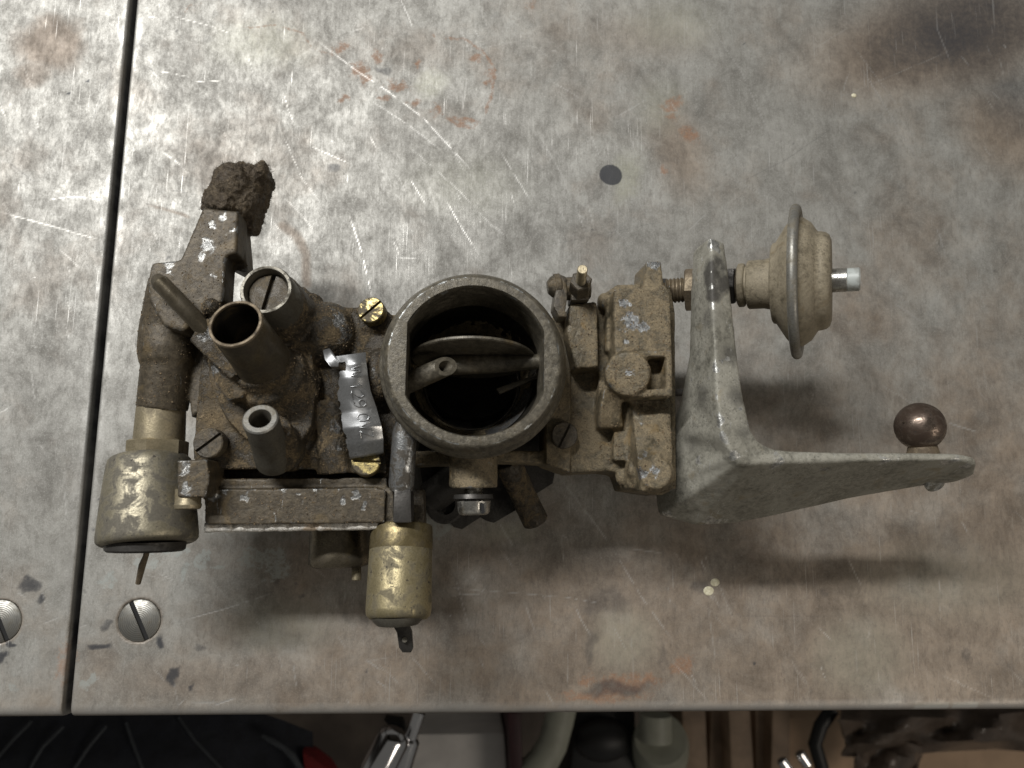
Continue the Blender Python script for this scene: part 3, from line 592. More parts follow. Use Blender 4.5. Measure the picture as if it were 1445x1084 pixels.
# choke plate, shaft and nozzle inside the bore
up, ce = W(668, 478, 77.5), W(668, 506, 57)
nrm = (up-ce).cross(Vector((1, 0, 0))).normalized()
bm = newbm(); lathe(bm, ce-nrm*.7, ce+nrm*.7, [(0, 0), (0, 21.8), (.25, 22.3), (.75, 22.3), (1, 21.8), (1, 0)], 72); obj('choke_plate', bm, 'choke', carb)
bm = newbm(); lathe(bm, W(630, 516, 62), W(770, 510, 62), [(0, 2.4), (.06, 3.5), (.5, 3.4), (1, 2.5)], 32); obj('choke_shaft', bm, 'choke', carb)
bm = newbm(); p0, p1 = W(570, 543, 62), W(629, 517, 71); d = (p1-p0).normalized()
lathe(bm, p0, p1, [(0, 0), (0, 3.7), (.97, 3.45), (1, 3.25), (1, 2.0), (.6, 1.9), (.6, 0)], 36)
for v in bm.verts: 
    k = (v.co-p0).dot(d)/(p1-p0).length
    if k > .65: v.co += d*(v.co-p0-d*((v.co-p0).dot(d))).dot(Vector((0, 0, -1)))*.9*min(1, (k-.65)/.3)
obj('nozzle', bm, 'choke', carb)
bm = newbm(); prism(bm, [(700, 548), (752, 530), (760, 522), (762, 532), (705, 556)], 50, 47, round_=.4); obj('plate_stop', bm, 'choke', carb)
bm = newbm(); q_ = []  # bright strip standing in for light glinting low in the throat
for (rr, zz) in ((18.9, 33.2), (21.3, 39.6), (23.3, 45.6)):
    q_.append([bm.verts.new(ctr+Vector((math.cos(a)*(rr-.25), math.sin(a)*(rr-.25), zz+.1))) for a in [math.radians(-75+66*i/24) for i in range(25)]])
for A, B in zip(q_, q_[1:]):
    for i in range(24): bm.faces.new((A[i], A[i+1], B[i+1], B[i]))
thicken(bm, .2); obj('glint_band', bm, 'rod', carb, sharp=80)
# screw under the horn
bm = newbm(); thread(bm, W(668, 684, 55), W(668, 706, 55), pm(13, 55), .9, .3); obj('idle_screw', bm, 'steel', carb)
o_scr = bpy.data.objects['idle_screw']
bm = newbm(); lathe(bm, W(668, 698, 55), W(668, 704, 55), [(0, 0), (0, pm(27, 55)), (1, pm(28, 55)), (1, 0)], 32); obj('washer', bm, 'dark_steel', o_scr)
bm = newbm(); lathe(bm, W(668.5, 705, 55), W(669, 727, 55), [(0, 0), (0, pm(21, 55)), (.12, pm(23.5, 55)), (.8, pm(22, 55)), (.93, pm(20, 55)), (1, pm(17, 55)), (1, 0)], 32)
obj('screw_head', bm, 'steel', o_scr)
bm = newbm(); prism(bm, [(679, 711), (683, 711), (684, 724), (680, 725)], 61.2, 57); obj('head_slot', bm, 'black', o_scr)
# ---- bowl cover
bm = newbm()
prism(bm, [(285, 500), (280, 545), (272, 640), (276, 662), (440, 662), (545, 664), (562, 640), (562, 452), (545, 437), (470, 432), (448, 425), (430, 405), (400, 402), (345, 425), (300, 470)], 56, 24)
prism(bm, [(292, 498), (296, 540), (318, 590), (345, 618), (372, 632), (412, 642), (440, 600), (446, 540), (436, 480), (400, 462), (330, 470)], 63, 50, 1.08)
prism(bm, [(266, 480), (284, 452), (318, 440), (345, 520), (325, 535), (292, 505)], 75, 56); prism(bm, [(294, 508), (318, 498), (345, 560), (322, 566), (302, 540)], 71, 56)
lathe(bm, W(400, 552, 56), W(367, 510, 71), [(0, 14.5), (.35, 13.2), (.62, 12.6), (.7, 10.5), (1, 10)], 48)
lathe(bm, W(412, 456, 56), W(384, 420, 74), [(0, 11), (1, 9.6)], 48)
ball(bm, W(462, 476, 52), pm(44, 52), pm(50, 52), 13, 4); lathe(bm, W(430, 425, 50), W(430, 500, 56), [(0, 7), (1, 8)], 24)
lathe(bm, W(468, 565, 56), W(474, 668, 54), [(0, pm(20, 56)), (1, pm(26, 56))], 28); lathe(bm, W(398, 640, 60), W(384, 606, 72), [(0, 8.5), (1, 6)], 32)
prism(bm, [(372, 632), (404, 630), (408, 664), (372, 664)], 64, 52); ball(bm, W(535, 530, 60), 6, 10, 8, 3); ball(bm, W(300, 436, 70), 3.6, 3.6, 5, 3)
prism(bm, [(284, 652), (545, 652), (545, 684), (284, 684)], 45, 30); prism(bm, [(505, 432), (545, 437), (552, 470), (510, 465)], 57, 40); prism(bm, [(494, 632), (542, 630), (545, 668), (494, 668)], 57, 40)
GRIT.append(cast('bowl_cover', bm, 'bowl', carb, .6, 4, .16, 2.2, .08, .8))
bcover = bpy.data.objects['bowl_cover']
# vent tube
p0, p1 = W(388, 534, 60), W(332, 456.5, 94)
bm = newbm(); ro = pm(38.5, 94); lathe(bm, p0, p1, [(0, ro*1.5), (.1, ro*1.42), (.16, ro*1.2), (.25, ro*1.12), (.6, ro*1.04), (.97, ro), (1, ro-.35), (1, ro-.8), (0, ro-.8)], 64, closed=True)
obj('vent_tube', bm, 'tube', carb)
bm = newbm(); lathe(bm, p0, p1, [(.25, 0), (.25, ro-.9), (.97, ro-.9), (.97, ro-.75), (.2, ro-.75), (.2, 0)], 64); obj('shade_lining', bm, 'inner', bpy.data.objects['vent_tube'])  # dark lining puts the tube's inner shade into its colour
bm = newbm(); lathe(bm, p0+(p1-p0)*.985, p0+(p1-p0)*1.003, [(0, ro+.1), (1, ro-.15), (1, ro-.9), (0, ro-1.0)], 64, closed=True); obj('tube_lip', bm, 'brass_rust', bpy.data.objects['vent_tube'])
# small barb
p0, p1 = W(388, 648, 62), W(367, 591, 84)
bm = newbm(); ro = pm(25, 84); lathe(bm, p0, p1, [(0, ro*1.16), (.22, ro*1.12), (.27, ro*1.04), (.62, ro*1.0), (.66, ro*.98), (.95, ro), (1, ro-.5), (1, ro*.62), (.96, ro*.56), (.5, ro*.5), (.5, 0)], 48); hb = obj('hose_barb', bm, 'zinc', carb)
bm = newbm(); lathe(bm, p0+(p1-p0)*.985, p0+(p1-p0)*1.006, [(0, ro-.1), (1, ro-.55), (1, ro*.63), (0, ro*.6)], 48, closed=True); obj('barb_lip', bm, 'ring', hb)
# slotted plug in its barrel
p0, p1 = W(404, 446, 60), W(375, 408, 83)
bm = newbm(); ro = pm(38, 83); lathe(bm, p0, p1, [(0, ro*1.2), (.7, ro*1.03), (.96, ro), (1, ro-.4), (1, ro-1.3), (.96, ro-1.7), (.6, ro-1.8), (.6, 0)], 56); obj('plug_barrel', bm, 'zinc', carb)
ax = (p1-p0).normalized(); bm = newbm(); slotted(bm, p0+(p1-p0)*.55, p1-ax*3.0, ro-2.0, W(372, 440, 80)-W(384, 392, 80), 1.7, 2.0); obj('slotted_plug', bm, 'grimy', carb)
# small bent pipe
bm = newbm(); tube(bm, [W(222, 395, 77), W(226, 399, 78), W(250, 424, 77), W(275, 450, 75), W(292, 470, 72)], [2.2, 2.9, 2.95, 2.95, 2.95], 24); obj('fuel_pipe', bm, 'tube', carb)
# cover screws
def screw(px, py, z, rpx, sd, mat, h=3.6, w=1.0, tilt=(0, 0)):
    bm = newbm(); c = W(px, py, z); p = c-Vector((tilt[0], tilt[1], h)); slotted(bm, p, c, pm(rpx, z), W(px+sd[0], py+sd[1], z)-c, w, 1.3)
    return obj('cover_screw', bm, mat, carb)
for k in ((523, 437, 61.5, 19.5, (20, -16), 'brass_screw', 4.2, 1.0, (-.8, .6)), (516, 651, 62, 20, (20, 1), 'brass_screw', 4.2, 1.0, (0, .5)), (293, 625, 62, 21, (20, -14), 'grimy', 4.5, 1.0, (-.5, 0)), (797, 614, 55, 19, (8, -16), 'grimy', 3.2, .9, (0, 0))): screw(*k)
# aluminium tag with embossed figures
def tag_surface(u, v):
    """u across, v along (0 top .. 1 bottom)"""
    ys_ = [(0, 474, 516, 503, 497, 69), (.12, 480, 517, 515, 512, 70.5), (.3, 478, 519, 535, 530, 70.5), (.45, 476, 523, 556, 552, 69.5), (.6, 480, 531, 582, 575, 68.5), (.75, 484, 538, 606, 600, 69), (.9, 489, 541, 628, 620, 67), (1., 494, 541, 648, 640, 63)]
    for a, b in zip(ys_, ys_[1:]):
        if v <= b[0]+1e-6:
            t = (v-a[0])/(b[0]-a[0]); t2 = t
            g = [a[i]+(b[i]-a[i])*t2 for i in range(6)]
            return W(g[1]+(g[2]-g[1])*u, g[3]+(g[4]-g[3])*u, g[5]+1.6*math.sin(math.pi*u)-.5)
bm = newbm(); NU, NV = 22, 60; vs = {}
for j in range(NV+1):
    for i in range(NU+1):
        u, v = i/NU, j/NV
        if i == 0: u += .10*max(0, mnoise.noise(Vector((3, v*14, 0))))*1.5+.03*mnoise.noise(Vector((7, v*45, 0)))
        p = tag_surface(u, v); p.z += .30*mnoise.noise(Vector((u*2.2, v*7, 2)))
        vs[i, j] = bm.verts.new(p)
for j in range(NV):
    for i in range(NU):
        if .08 < j/NV < .2 and i < 5: continue           # torn notch
        bm.faces.new((vs[i, j], vs[i+1, j], vs[i+1, j+1], vs[i, j+1]))
bmesh.ops.delete(bm, geom=[v for v in bm.verts if not v.link_faces], context='VERTS')
thicken(bm, .35)
idtag = obj('identification_tag', bm, 'tag', carb, sharp=60)
GL = {'V': [[(0, 1), (.5, 0), (1, 1)]], 'W': [[(0, 1), (.25, 0), (.5, .8), (.75, 0), (1, 1)]], '1': [[(.2, .75), (.55, 1), (.55, 0)]], '2': [[(.05, .8), (.3, 1), (.75, 1), (.95, .75), (.8, .5), (.05, 0), (1, 0)]],
      '9': [[(.9, .65), (.6, .45), (.2, .5), (.05, .75), (.3, 1), (.75, 1), (.95, .75), (.9, .3), (.6, 0), (.2, .05)]], '0': [[(.5, 0), (.1, .2), (.05, .5), (.1, .8), (.5, 1), (.9, .8), (.95, .5), (.9, .2), (.5, 0)]], 'Z': [[(0, 1), (1, 1), (0, 0), (1, 0)]]}
bm = newbm(); vpos = .155
for ch in 'VW 129 0VZ':
    if ch == ' ': vpos += .045; continue
    wd = .078
    for st in GL[ch]:
        path = []
        for a, b in zip(st, st[1:]):
            for t in (0, .34, .67): path.append((a[0]+(b[0]-a[0])*t, a[1]+(b[1]-a[1])*t))
        path.append(st[-1])
        pts = [tag_surface(.42+.34*y, vpos+wd*.85*x)+Vector((0, 0, .37)) for x, y in path]
        tube(bm, pts, .17, 6)
    vpos += wd
obj('stamped_text', bm, 'tag', idtag, sharp=80)
bm = newbm(); prism(bm, [(455, 494), (465, 491), (478, 510), (478, 518), (466, 518), (458, 507)], [66, 66, 71, 70, 69, 68], 64, round_=.5); obj('torn_tab', bm, 'tag', idtag)
# ---- bright round rod and block at the right end of the front cover
bm = newbm(); lathe(bm, W(572, 596, 64), W(566, 692, 60), [(0, pm(13, 62)), (.15, pm(17, 62)), (.9, pm(18, 62)), (1, pm(16, 62))], 32); obj('pump_rod', bm, 'rod', carb)
bm = newbm(); prism(bm, [(556, 690), (580, 690), (581, 738), (554, 738)], 64, 48, round_=.8); obj('pump_link', bm, 'dark_steel', carb)
bm = newbm(); prism(bm, [(538, 688), (556, 688), (556, 742), (536, 736)], 58, 40, round_=1.2); prism(bm, [(580, 690), (598, 690), (600, 745), (582, 742)], 40, 25, round_=1.); obj('link_shoulder', bm, 'grimy', carb)
# ---- front cover
bm = newbm(); prism(bm, [(272, 676), (545, 674), (548, 692), (276, 693)], 57, 36); prism(bm, [(288, 691), (527, 688), (545, 692), (542, 738), (289, 741)], 60, 34, .99)
prism(bm, [(250, 650), (292, 648), (296, 676), (290, 702), (250, 702)], 70, 52); prism(bm, [(262, 660), (300, 668), (300, 700), (262, 698)], 60, 40)
GRIT.append(cast('pump_cover', bm, 'arm', carb, .5, 3, .08, 2.5))
pc = bpy.data.objects['pump_cover']
bm = newbm(); p = []
for i in range(46):
    x = 289+(543-289)*i/45; p.append(W(x, 744.5-(i/45)*4+1.2*mnoise.noise(Vector((i*.6, 3, 0))), 56+1.2*mnoise.noise(Vector((i*.5, 8, 0)))))
tube(bm, p, [1.7+.4*mnoise.noise(Vector((i*.7, 0, 5))) for i in range(46)], 12); obj('gasket', bm, 'gasket', pc, sharp=80)
bm = newbm(); p0, p1 = W(266, 690, 65), W(265, 719, 65); lathe(bm, p0, p1, [(0, 0), (0, pm(16, 50)), (.7, pm(16, 50)), (.78, pm(17, 50)), (.95, pm(16, 50)), (1, pm(14, 50)), (1, 0)], 32); obj('side_screw', bm, 'brass_dull', carb)
# round can low behind the cover
bm = newbm(); lathe(bm, W(480, 728, 32), W(480, 800, 32), [(0, 11), (.75, pm(42, 32)), (.9, pm(42, 32)), (.97, pm(39, 32)), (1, pm(34, 32)), (1, 0)], 48); can = obj('diaphragm_can', bm, 'tube', carb)
bm = newbm(); rod(bm, W(503, 795, 35), W(503, 819, 35), pm(6.5, 35), bev=.3); obj('brass_pin', bm, 'brass_dull', can)
# ---- left arm casting
bm = newbm()
prism(bm, [(286, 293), (337, 298), (334, 357), (319, 361), (315, 424), (296, 442), (258, 468), (230, 460), (210, 425), (208, 396), (214, 371), (254, 367), (268, 335)], 72, 60)
prism(bm, [(300, 300), (342, 303), (349, 384), (338, 382), (318, 372), (290, 400)], 62, 52)
lathe(bm, W(248, 400, 58), W(236, 470, 54), [(0, 9), (1, 9.5)], 40); lathe(bm, W(238, 455, 54), W(237, 512, 54), [(0, 9), (.25, pm(39, 54)), (.7, pm(40, 54)), (1, 9.5)], 40)
lathe(bm, W(238, 505, 54), W(229, 577, 52), [(0, 9.4), (.15, pm(35, 54)), (1, pm(33.5, 52))], 40)
prism(bm, [(262, 440), (300, 450), (305, 560), (270, 590), (262, 520)], 54, 40)
GRIT.append(cast('valve_arm', bm, 'arm', carb, .55, 3, .09, 3.0))
# ---- left solenoid
bm = newbm(); p0, p1 = W(212, 644, 50), W(208.5, 768, 54); r = pm(1, 52)
lathe(bm, p0, p1, [(0, r*44), (.02, r*49), (.05, r*52.5), (.12, r*54.5), (.5, r*59.5), (.9, r*63.5), (.955, r*63), (.98, r*61), (1, r*57), (1, 0)], 64)
sol = obj('solenoid_valve', bm, 'can', carb, sharp=50)
bm = newbm(); lathe(bm, W(206, 764, 53), W(205, 778, 53), [(0, r*51), (.8, r*50), (1, r*47), (1, 0)], 48); obj('end_cap', bm, 'dark_steel', sol)
bm = newbm(); hexa(bm, W(223.5, 621, 51), W(222, 646, 51), r*40, rot=math.pi/2); obj('hex_nut', bm, 'brass_dull', sol, sharp=20)
bm = newbm(); lathe(bm, W(228, 572, 52), W(224.5, 624, 51), [(0, r*31), (.1, r*32), (1, r*33.5)], 40); obj('collar', bm, 'brass_dull', sol)
bm = newbm(); tube(bm, [W(208, 774, 54), W(206, 784, 53), W(201, 797, 50), W(198, 810, 48), W(195, 823, 46)], [1.0, 1.0, 1.25, 1.1, .95], 8); obj('terminal', bm, 'brass_rust', sol)
# ---- brass solenoid
bm = newbm(); p0, p1 = W(567, 741, 50), W(562, 874, 56); r = pm(1, 53)
lathe(bm, p0, p1, [(0, r*36), (.015, r*40), (.05, r*42), (.28, r*42.6), (.285, r*42.9), (.90, r*44.0), (.96, r*43), (.985, r*40), (1, r*38), (1, 0)], 64); bs = obj('cutoff_solenoid', bm, 'brass', carb, sharp=50)
bm = newbm(); lathe(bm, W(567, 741, 50)-Vector((0, 0, 0)), W(566, 776, 51.5), [(0, r*38), (.03, r*41), (.12, r*42.8), (.97, r*43.3), (1, r*43.0), (1, r*42), (.03, r*36)], 64, closed=True); obj('dark_sleeve', bm, 'sleeve', bs)
bm = newbm(); lathe(bm, W(561, 868, 56), W(561, 881, 56), [(0, r*36), (.5, r*34), (1, r*28), (1, 0)], 40); obj('end_cap', bm, 'zinc', bs)
bm = newbm(); A_ = [(552, 879), (574, 879), (581, 893), (583, 915), (580, 921), (568, 921), (563, 914), (560, 893)]
prism(bm, A_, [56, 56, 55, 53, 52, 52, 53, 55], 51, round_=.3)
for v in bm.verts:
    pass
tm = obj('terminal', bm, 'dark_steel', bs)
bm = newbm(); lathe(bm, W(571, 903, 54.0), W(571, 903, 54.6), [(0, 0), (0, .9), (1, .9), (1, 0)], 16); obj('terminal_hole', bm, 'zinc', bs)
# ---- link rod lying under the horn
bm = newbm(); lathe(bm, W(716, 652, 24), W(757, 738, 14), [(0, pm(19, 20)), (.5, pm(18, 20)), (.97, pm(19, 20)), (1, pm(15, 20)), (1, 0)], 28); GRIT.append(cast('link_rod', bm, 'bowl', carb, .5, 2, .25, 1.5, .12, .6))
# ---- right housing
bm = newbm()
prism(bm, [(800, 560), (806, 470), (850, 450), (948, 470), (950, 640), (948, 692), (935, 699), (887, 692), (878, 668), (856, 665), (802, 668), (798, 640)], 50, 24)
prism(bm, [(803, 430), (840, 425), (843, 430), (845, 518), (812, 520), (800, 470)], 62, 40); prism(bm, [(843, 428), (866, 420), (868, 560), (845, 560)], 55, 40)
prism(bm, [(866, 408), (940, 403), (946, 412), (949, 496), (868, 496)], 69, 40); prism(bm, [(856, 412), (870, 402), (940, 398), (944, 415), (946, 496), (856, 496)], [60, 60, 64, 64, 64, 60], 40)
prism(bm, [(913, 369), (933, 368), (938, 410), (908, 410)], 68, 50, 1.15); ball(bm, W(851, 426, 58), 2.2, 3.2, 4, 3)
lathe(bm, W(884, 530, 50), W(886, 527, 73), [(0, 8.6), (.9, pm(33, 73)), (.97, pm(32.5, 73)), (1, pm(31, 73))], 48)
prism(bm, [(880, 494), (948, 494), (949, 503), (884, 503)], 71.5, 52); prism(bm, [(940, 495), (949, 495), (950, 560), (941, 560)], 71.5, 52); prism(bm, [(886, 549), (949, 549), (950, 560), (892, 560)], 71.5, 52); prism(bm, [(890, 500), (946, 500), (946, 552), (890, 552)], 63, 50)
prism(bm, [(866, 556), (896, 558), (896, 650), (866, 650)], 55, 40); prism(bm, [(853, 545), (876, 550), (880, 604), (846, 604), (847, 580)], [64, 60, 57, 58, 62], 46)
prism(bm, [(890, 562), (946, 562), (950, 640), (949, 690), (905, 694), (899, 640)], [60, 62, 64, 62, 62, 66], 44); prism(bm, [(880, 600), (900, 562), (905, 690), (886, 690)], [54, 60, 60, 54], 40)
lathe(bm, W(925, 668, 40), W(925, 668, 65), [(0, pm(29, 65)), (.85, pm(27, 65)), (1, pm(22, 65))], 40); ball(bm, W(890, 663, 56), 1.5, 3.4, 2.5, 3); ball(bm, W(876, 672, 48), 2, 3.4, 2.5, 3)
prism(bm, [(946, 400), (953, 440), (955, 690), (946, 694), (940, 560), (940, 410)], 56, 34)
GRIT.append(cast('choke_housing', bm, 'housing', carb, .55, 7, .12, 2.4, .06, .8))
# ---- choke lever and cable clamp
bm = newbm(); lathe(bm, W(772, 406, 62), W(791, 404, 62), [(0, 0), (.02, 2.2), (.3, pm(15, 62)), (.55, pm(17, 62)), (.56, pm(19, 62)), (.95, pm(19, 62)), (1, pm(18, 62)), (1, 0)], 32); lever = obj('lever_pin', bm, 'grimy', carb)
bm = newbm(); prism(bm, [(785, 389), (791, 387), (799, 390), (801, 418), (798, 438), (801, 447), (789, 447), (781, 432), (784, 410)], 66, 56, round_=.7); obj('lever', bm, 'grimy', lever)
bm = newbm(); rod(bm, W(796, 408, 61), W(832, 406, 61), pm(17, 61)); prism(bm, [(806, 392), (831, 392), (832, 424), (806, 424)], 65, 55, round_=.8); obj('clamp_block', bm, 'grimy', lever)
bm = newbm(); hexa(bm, W(818, 410, 64), W(820, 396, 72), 4.0); obj('clamp_nut', bm, 'grimy', lever, sharp=20)
bm = newbm(); thread(bm, W(819, 404, 68), W(822, 380, 82), 1.75, .75, .25); obj('clamp_bolt', bm, 'brass_dull', lever)
# ---- bracket
ST = [((985, 345, 68), (1002, 333, 78), (1023, 341, 76)), ((982, 400, 68), (1003, 400, 80), (1031, 400, 77)), ((979, 500, 65), (1008, 500, 80), (1041, 500, 77)), ((967, 560, 58), (1012, 565, 80), (1050, 562, 77)),
      ((949, 615, 50), (1018, 616, 80), (1060, 606, 77)), ((929, 690, 43), (1034, 644, 79), (1070, 622, 77)), ((934, 727, 42), (1044, 652, 78.5), (1084, 631, 76)), ((985, 741, 42), (1060, 655, 78), (1098, 635, 76)), ((1040, 738, 42), (1080, 653, 77.5), (1110, 636, 76)), ((1100, 726, 43), (1112, 652, 77), (1124, 637, 76)), ((1200, 703, 46), (1200, 650, 77), (1200, 639, 76)),
      ((1300, 686, 54), (1300, 649, 76), (1300, 639, 75)), ((1352, 680, 60), (1352, 648, 76), (1352, 640, 75)), ((1377, 670, 65), (1381, 657, 73), (1377, 645, 74))]
bm = newbm(); rows = []
for a, b, c in ST:
    A_, B_, C_ = W(*a), W(*b), W(*c)
    An = A_-Vector((0, 0, 7)); Cn = C_-Vector((0, 0, 12)); rows.append([bm.verts.new(x) for x in (A_, B_, C_, Cn, An)])
fs = [bm.faces.new(rows[0]), bm.faces.new(list(reversed(rows[-1])))]
for A_, B_ in zip(rows, rows[1:]):
    for i in range(5): fs.append(bm.faces.new((A_[i], B_[i], B_[(i+1) % 5], A_[(i+1) % 5])))
bmesh.ops.recalc_face_normals(bm, faces=fs)
prism(bm, [(935, 640), (975, 620), (990, 690), (945, 700)], 50, 36)
br = cast('mounting_bracket', bm, 'bracket', carb, .55, 46, .14, 6)
bm = newbm(); q = W(1318, 681, 56); lathe(bm, q, q+Vector((0, -.9, 1.0)), [(0, 3.6), (.7, 3.6), (1, 3.1)], 32); obj('rivet', bm, 'bracket', br)
bm = newbm(); c = W(1298, 602, 70); rod(bm, W(1303, 645, 69), W(1301, 622, 69.5), pm(23, 69), pm(18, 69)); obj('ball_neck', bm, 'brass_rust', br)
bm = newbm(); ball(bm, c, pm(35, 70), sub=5); obj('ball_stud', bm, 'ball', br, sharp=80)
# ---- dashpot damper on its threaded stud
r = pm(1.04, 64)
bm = newbm(); thread(bm, W(934, 411.5, 49), W(1046, 403, 60.5), r*18.5, 1.35, .55); stud = obj('threaded_stud', bm, 'brass_rust', carb)
bm = newbm(); lathe(bm, W(933, 412, 49), W(942, 411, 50), [(0, r*20), (1, r*19)], 28); obj('stud_seat', bm, 'dark_steel', stud)
bm = newbm(); hexa(bm, W(968, 409, 52.5), W(989, 408, 54.7), r*35, rot=.2); obj('lock_nut', bm, 'brass_rust', stud, sharp=20)
bm = newbm(); lathe(bm, W(1024, 404, 58.3), W(1038, 403.5, 59.8), [(0, r*29), (.9, r*29), (1, r*26)], 6, rot=.2); obj('lock_nut', bm, 'dark_steel', stud, sharp=20)
p0, p1 = W(1041, 403, 60), W(1214, 394, 79); T = lambda x: (x-1041)/173.
bm = newbm()
lathe(bm, p0, p1, [(T(1041), 0), (T(1041), r*28), (T(1043), r*31.5), (T(1050), r*31.5), (T(1052), r*30), (T(1053), r*27), (T(1055), r*27), (T(1056), r*33), (T(1058), r*35), (T(1080), r*35), (T(1090), r*37), (T(1092), r*42), (T(1092), r*54), (T(1094), r*57), (T(1098), r*58), (T(1112), r*79), (T(1120), r*88),
                   (T(1128), r*92), (T(1136), r*90), (T(1148), r*82), (T(1154), r*73), (T(1157), r*69), (T(1162), r*68.5), (T(1168), r*67), (T(1173), r*63), (T(1175.5), r*56), (T(1176), r*30), (T(1176), 0)], 72)
dm = obj('dashpot', bm, 'damper', carb, sharp=50)
dax = (p1-p0).normalized(); cR = p0+dax*(p1-p0).length*T(1127); _, u, v, _ = frame_of(p0, p1)
bm = newbm(); prof = []
for k in range(14):
    a = 2*math.pi*k/14; prof.append((.5+.5*math.cos(a), r*(102+7.0*math.sin(a))))
lathe(bm, cR-dax*1.75, cR+dax*1.75, prof, 80, closed=True); obj('clamp_ring', bm, 'ring', dm, sharp=80)
bm = newbm(); rod(bm, p0+dax*(p1-p0).length*T(1172), p0+dax*(p1-p0).length*T(1196), r*16.5, bev=.1); obj('plunger', bm, 'steel', dm)
bm = newbm(); rod(bm, p0+dax*(p1-p0).length*T(1195), p1, r*16.2, bev=.5); obj('plunger_tip', bm, 'nylon', dm)
bm = newbm(); rod(bm, W(944, 554, 44), W(1000, 554, 44), 1.4); obj('cross_rod', bm, 'dark_steel', carb)
# ---- felt plug, a fuzzy brown wad stuck in the arm's end
bm = newbm()
prism(bm, [(299, 243), (316, 230), (343, 227), (356, 238), (366, 238), (373, 228), (379, 245), (373, 268), (362, 300), (356, 322), (338, 322), (284, 296), (282, 284), (292, 264)], 60, 50, 1.0)
ball(bm, W(338, 300, 58), pm(22, 58), pm(24, 58), 8, 4); ball(bm, W(355, 262, 58), pm(20, 58), pm(30, 58), 8, 4); ball(bm, W(328, 252, 62), pm(26, 62), pm(20, 62), 7, 4)
ball(bm, W(325, 262, 66), pm(26, 64), pm(30, 64), 5, 4); ball(bm, W(312, 284, 66), pm(22, 62), pm(18, 62), 4, 4); ball(bm, W(345, 280, 63), pm(18, 58), pm(30, 58), 5, 4); ball(bm, W(370, 244, 62), pm(9, 62), pm(16, 62), 5, 3)
fp = cast('felt_plug', bm, 'dirt', carb, .5, 4, .8, 4.0, .8, 1.1)
def fibres(o, count, L):
    me = o.data; nv = len(me.vertices); bm = newbm()
    for k in range(count):
        v = me.vertices[random.randrange(nv)]; p = v.co; nn = v.normal
        t = Vector((random.gauss(0, 1), random.gauss(0, 1), random.gauss(0, 1))).normalized(); d = (nn*.6+t*.8).normalized(); s = d.cross(nn+t).normalized()*random.uniform(.04, .08)*MM
        l = random.uniform(.3, 1.)*L*MM; m = p+d*l*.5+t*l*.15; e = p+d*l+t*l*.35-Vector((0, 0, l*.2))
        a, b, c, dd, tip = (bm.verts.new(x) for x in (p-s, p+s, m+s*.8, m-s*.8, e)); bm.faces.new((a, b, c, dd)); bm.faces.new((dd, c, tip))
    m2 = bpy.data.meshes.new('fibres'); bm.to_mesh(m2); bm.free(); f = link_mesh('fibres', m2, 'dirt', o); f['kind'] = 'stuff'
fibres(fp, 4200, 1.5)
# ---- loose grit and lint lying on the castings
def worn(name, spots, ch='bare'):
    """scraped or dusty spots: balls of influence round points (px, py, z, radius in px, strength) on the casting"""
    me = bpy.data.objects[name].data; nv = len(me.vertices); co = np.empty(nv*3, 'f'); me.vertices.foreach_get('co', co); co = co.reshape(-1, 3)/MM+np.array(ORIGIN)
    wp = co+(np.stack([fbm3(co/2.2+k*9, 3) for k in range(3)], 1)-.5)*4.0; val = np.zeros(nv, 'f')
    for px, py, z, rp, a in spots:
        d = np.linalg.norm(wp-np.array(W(px, py, z)), axis=1)/pm(rp, z); val = np.maximum(val, a*np.clip(1.35-d, 0, 1)/.7)
    at = me.attributes.new(ch, 'FLOAT', 'POINT'); at.data.foreach_set('value', np.clip(val, 0, 1.3).astype('f'))
worn('valve_arm', [(292, 345, 72, 13, 1), (283, 362, 72, 9, 1), (300, 318, 72, 7, .9), (312, 305, 72, 9, .8), (328, 325, 72, 7, .8), (318, 368, 71, 6, .8), (240, 378, 71, 10, 1), (225, 385, 70, 8, .9), (276, 330, 70, 6, .9), (215, 372, 70, 7, .7), (230, 500, 62, 8, .6), (300, 390, 72, 5, .8)])
worn('bowl_cover', [(300, 470, 75, 13, 1.1), (285, 478, 74, 9, 1.1), (310, 515, 71, 11, 1.1), (303, 525, 70, 8, 1), (330, 548, 66, 8, .8), (480, 448, 63, 13, .9), (495, 470, 62, 16, .95), (470, 440, 60, 10, .8), (472, 600, 62, 12, .9), (478, 630, 60, 10, .8), (528, 525, 66, 10, .9), (360, 560, 70, 6, .6)])
worn('bowl_cover', [(300, 590, 57, 25, .7), (330, 600, 66, 22, .8), (350, 620, 64, 18, .8), (388, 650, 64, 18, .9), (345, 560, 68, 18, .7), (400, 548, 68, 16, .6), (300, 545, 60, 20, .6)], 'dusty')
worn('choke_housing', [(880, 430, 68, 9, 1.1), (890, 452, 69, 14, 1.2), (905, 462, 69, 10, 1.1), (875, 470, 67, 9, 1.1), (884, 484, 68, 7, 1.1), (924, 375, 68, 9, 1), (851, 430, 60, 6, 1), (908, 640, 65, 9, 1.1), (903, 670, 63, 11, 1.1), (925, 665, 65, 9, 1), (935, 682, 63, 8, 1), (902, 600, 62, 6, .9), (890, 524, 73, 8, .9), (858, 545, 70, 6, .8), (800, 505, 60, 8, .7), (808, 520, 58, 6, .7)])
worn('pump_cover', [(395, 690, 60, 8, .8), (300, 700, 60, 8, 1), (345, 702, 60, 6, .9), (262, 660, 70, 10, 1), (262, 690, 70, 9, .9), (500, 700, 60, 7, 1), (515, 712, 60, 6, 1), (480, 705, 60, 5, 1), (420, 700, 60, 5, .7), (320, 690, 60, 8, .9), (450, 690, 60, 8, .9), (390, 725, 60, 4, .7)])
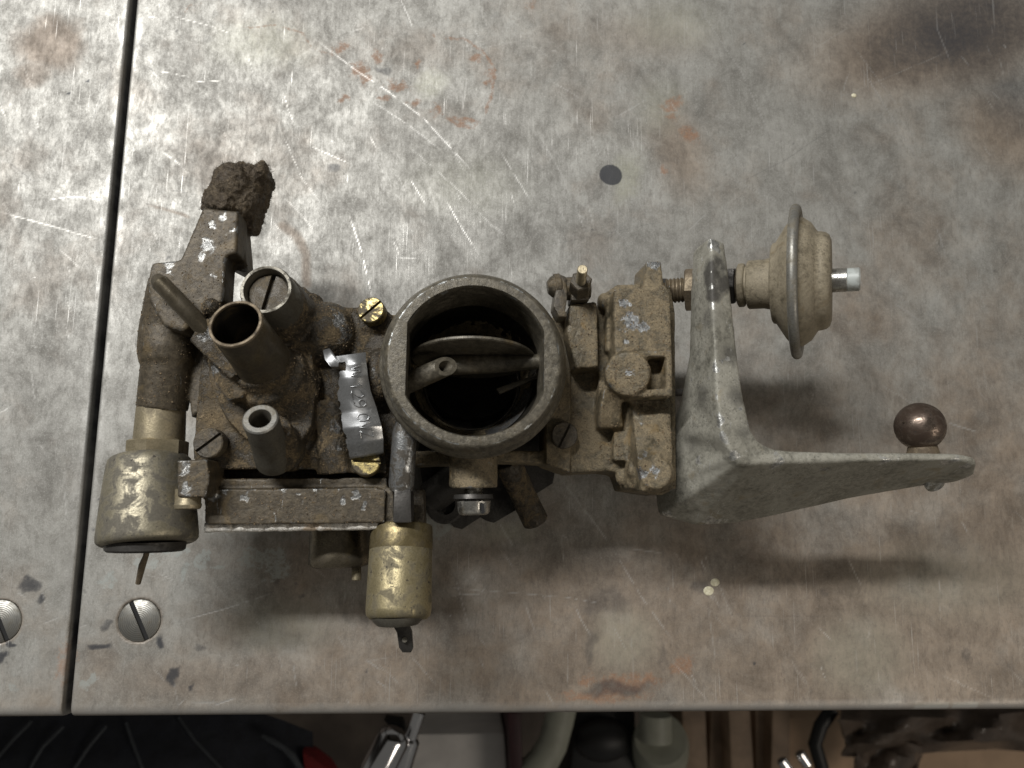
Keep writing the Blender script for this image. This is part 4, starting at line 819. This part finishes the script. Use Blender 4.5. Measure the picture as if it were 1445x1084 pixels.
worn('mounting_bracket', [(1008, 345, 78, 10, 1.1), (1015, 352, 78, 6, 1.1), (1003, 385, 80, 9, 1), (1000, 400, 80, 8, 1), (1005, 430, 80, 7, .9), (1010, 520, 80, 9, .9), (1008, 560, 80, 10, 1), (1013, 590, 80, 10, 1.1), (1020, 620, 80, 11, 1.1), (1035, 645, 79, 11, 1.1), (1028, 460, 79, 6, .9), (1026, 505, 79, 7, .9), (1045, 580, 78, 6, .8), (1345, 655, 75, 14, .9), (1365, 660, 72, 9, 1), (945, 725, 43, 10, .8), (1165, 665, 73, 7, .7), (1010, 738, 45, 20, .6), (985, 650, 62, 10, .7), (1100, 655, 76, 12, .6), (1250, 653, 75, 14, .6)])
worn('mounting_bracket', [(1000, 385, 79, 22, 1.2), (1005, 410, 80, 20, 1.2), (1022, 400, 78, 16, 1.1), (1015, 370, 78, 14, .8), (1000, 450, 76, 24, .5), (1030, 500, 78, 22, .6), (1042, 560, 78, 22, .55), (995, 560, 70, 24, .5), (985, 620, 60, 26, .5), (1050, 610, 78, 16, .5)], 'stain')
def grit(o, count, smin, smax, zmin=.25, thr=.47):
    me = o.data; nf = len(me.polygons); cen = np.empty(nf*3, 'f'); no = np.empty(nf*3, 'f'); me.polygons.foreach_get('center', cen); me.polygons.foreach_get('normal', no)
    cen = cen.reshape(-1, 3); no = no.reshape(-1, 3)
    m = (no[:, 2] > zmin) & (fbm3(cen/(5*MM)+3) > thr); ids = np.nonzero(m)[0]
    if len(ids) == 0: return
    pick = RNG.choice(ids, min(count, len(ids)), replace=False); V = []; Fc = []
    base = np.array([(1, 0, 0), (-1, 0, 0), (0, 1, 0), (0, -1, 0), (0, 0, 1), (0, 0, -1)], float); tri = [(0, 2, 4), (2, 1, 4), (1, 3, 4), (3, 0, 4), (2, 0, 5), (1, 2, 5), (3, 1, 5), (0, 3, 5)]
    for i in pick:
        s = (smin+(smax-smin)*RNG.random()**3)*MM; q, _ = np.linalg.qr(RNG.normal(size=(3, 3))); sc = s*RNG.uniform(.5, 1.2, 3)
        b0 = len(V); V += list((base*RNG.uniform(.7, 1.3, (6, 1))*sc) @ q.T+cen[i]); Fc += [tuple(b0+k for k in t) for t in tri]
    m2 = bpy.data.meshes.new('grit'); m2.from_pydata([tuple(v) for v in V], [], Fc); m2.update(); g = link_mesh('grit', m2, 'grit', o); g['kind'] = 'stuff'
for o in GRIT:
    k = {'choke_housing': 4200, 'bowl_cover': 5200, 'valve_arm': 1100, 'pump_cover': 700, 'main_body': 1500, 'link_rod': 250}[o.name]
    grit(o, k, .10, .42)
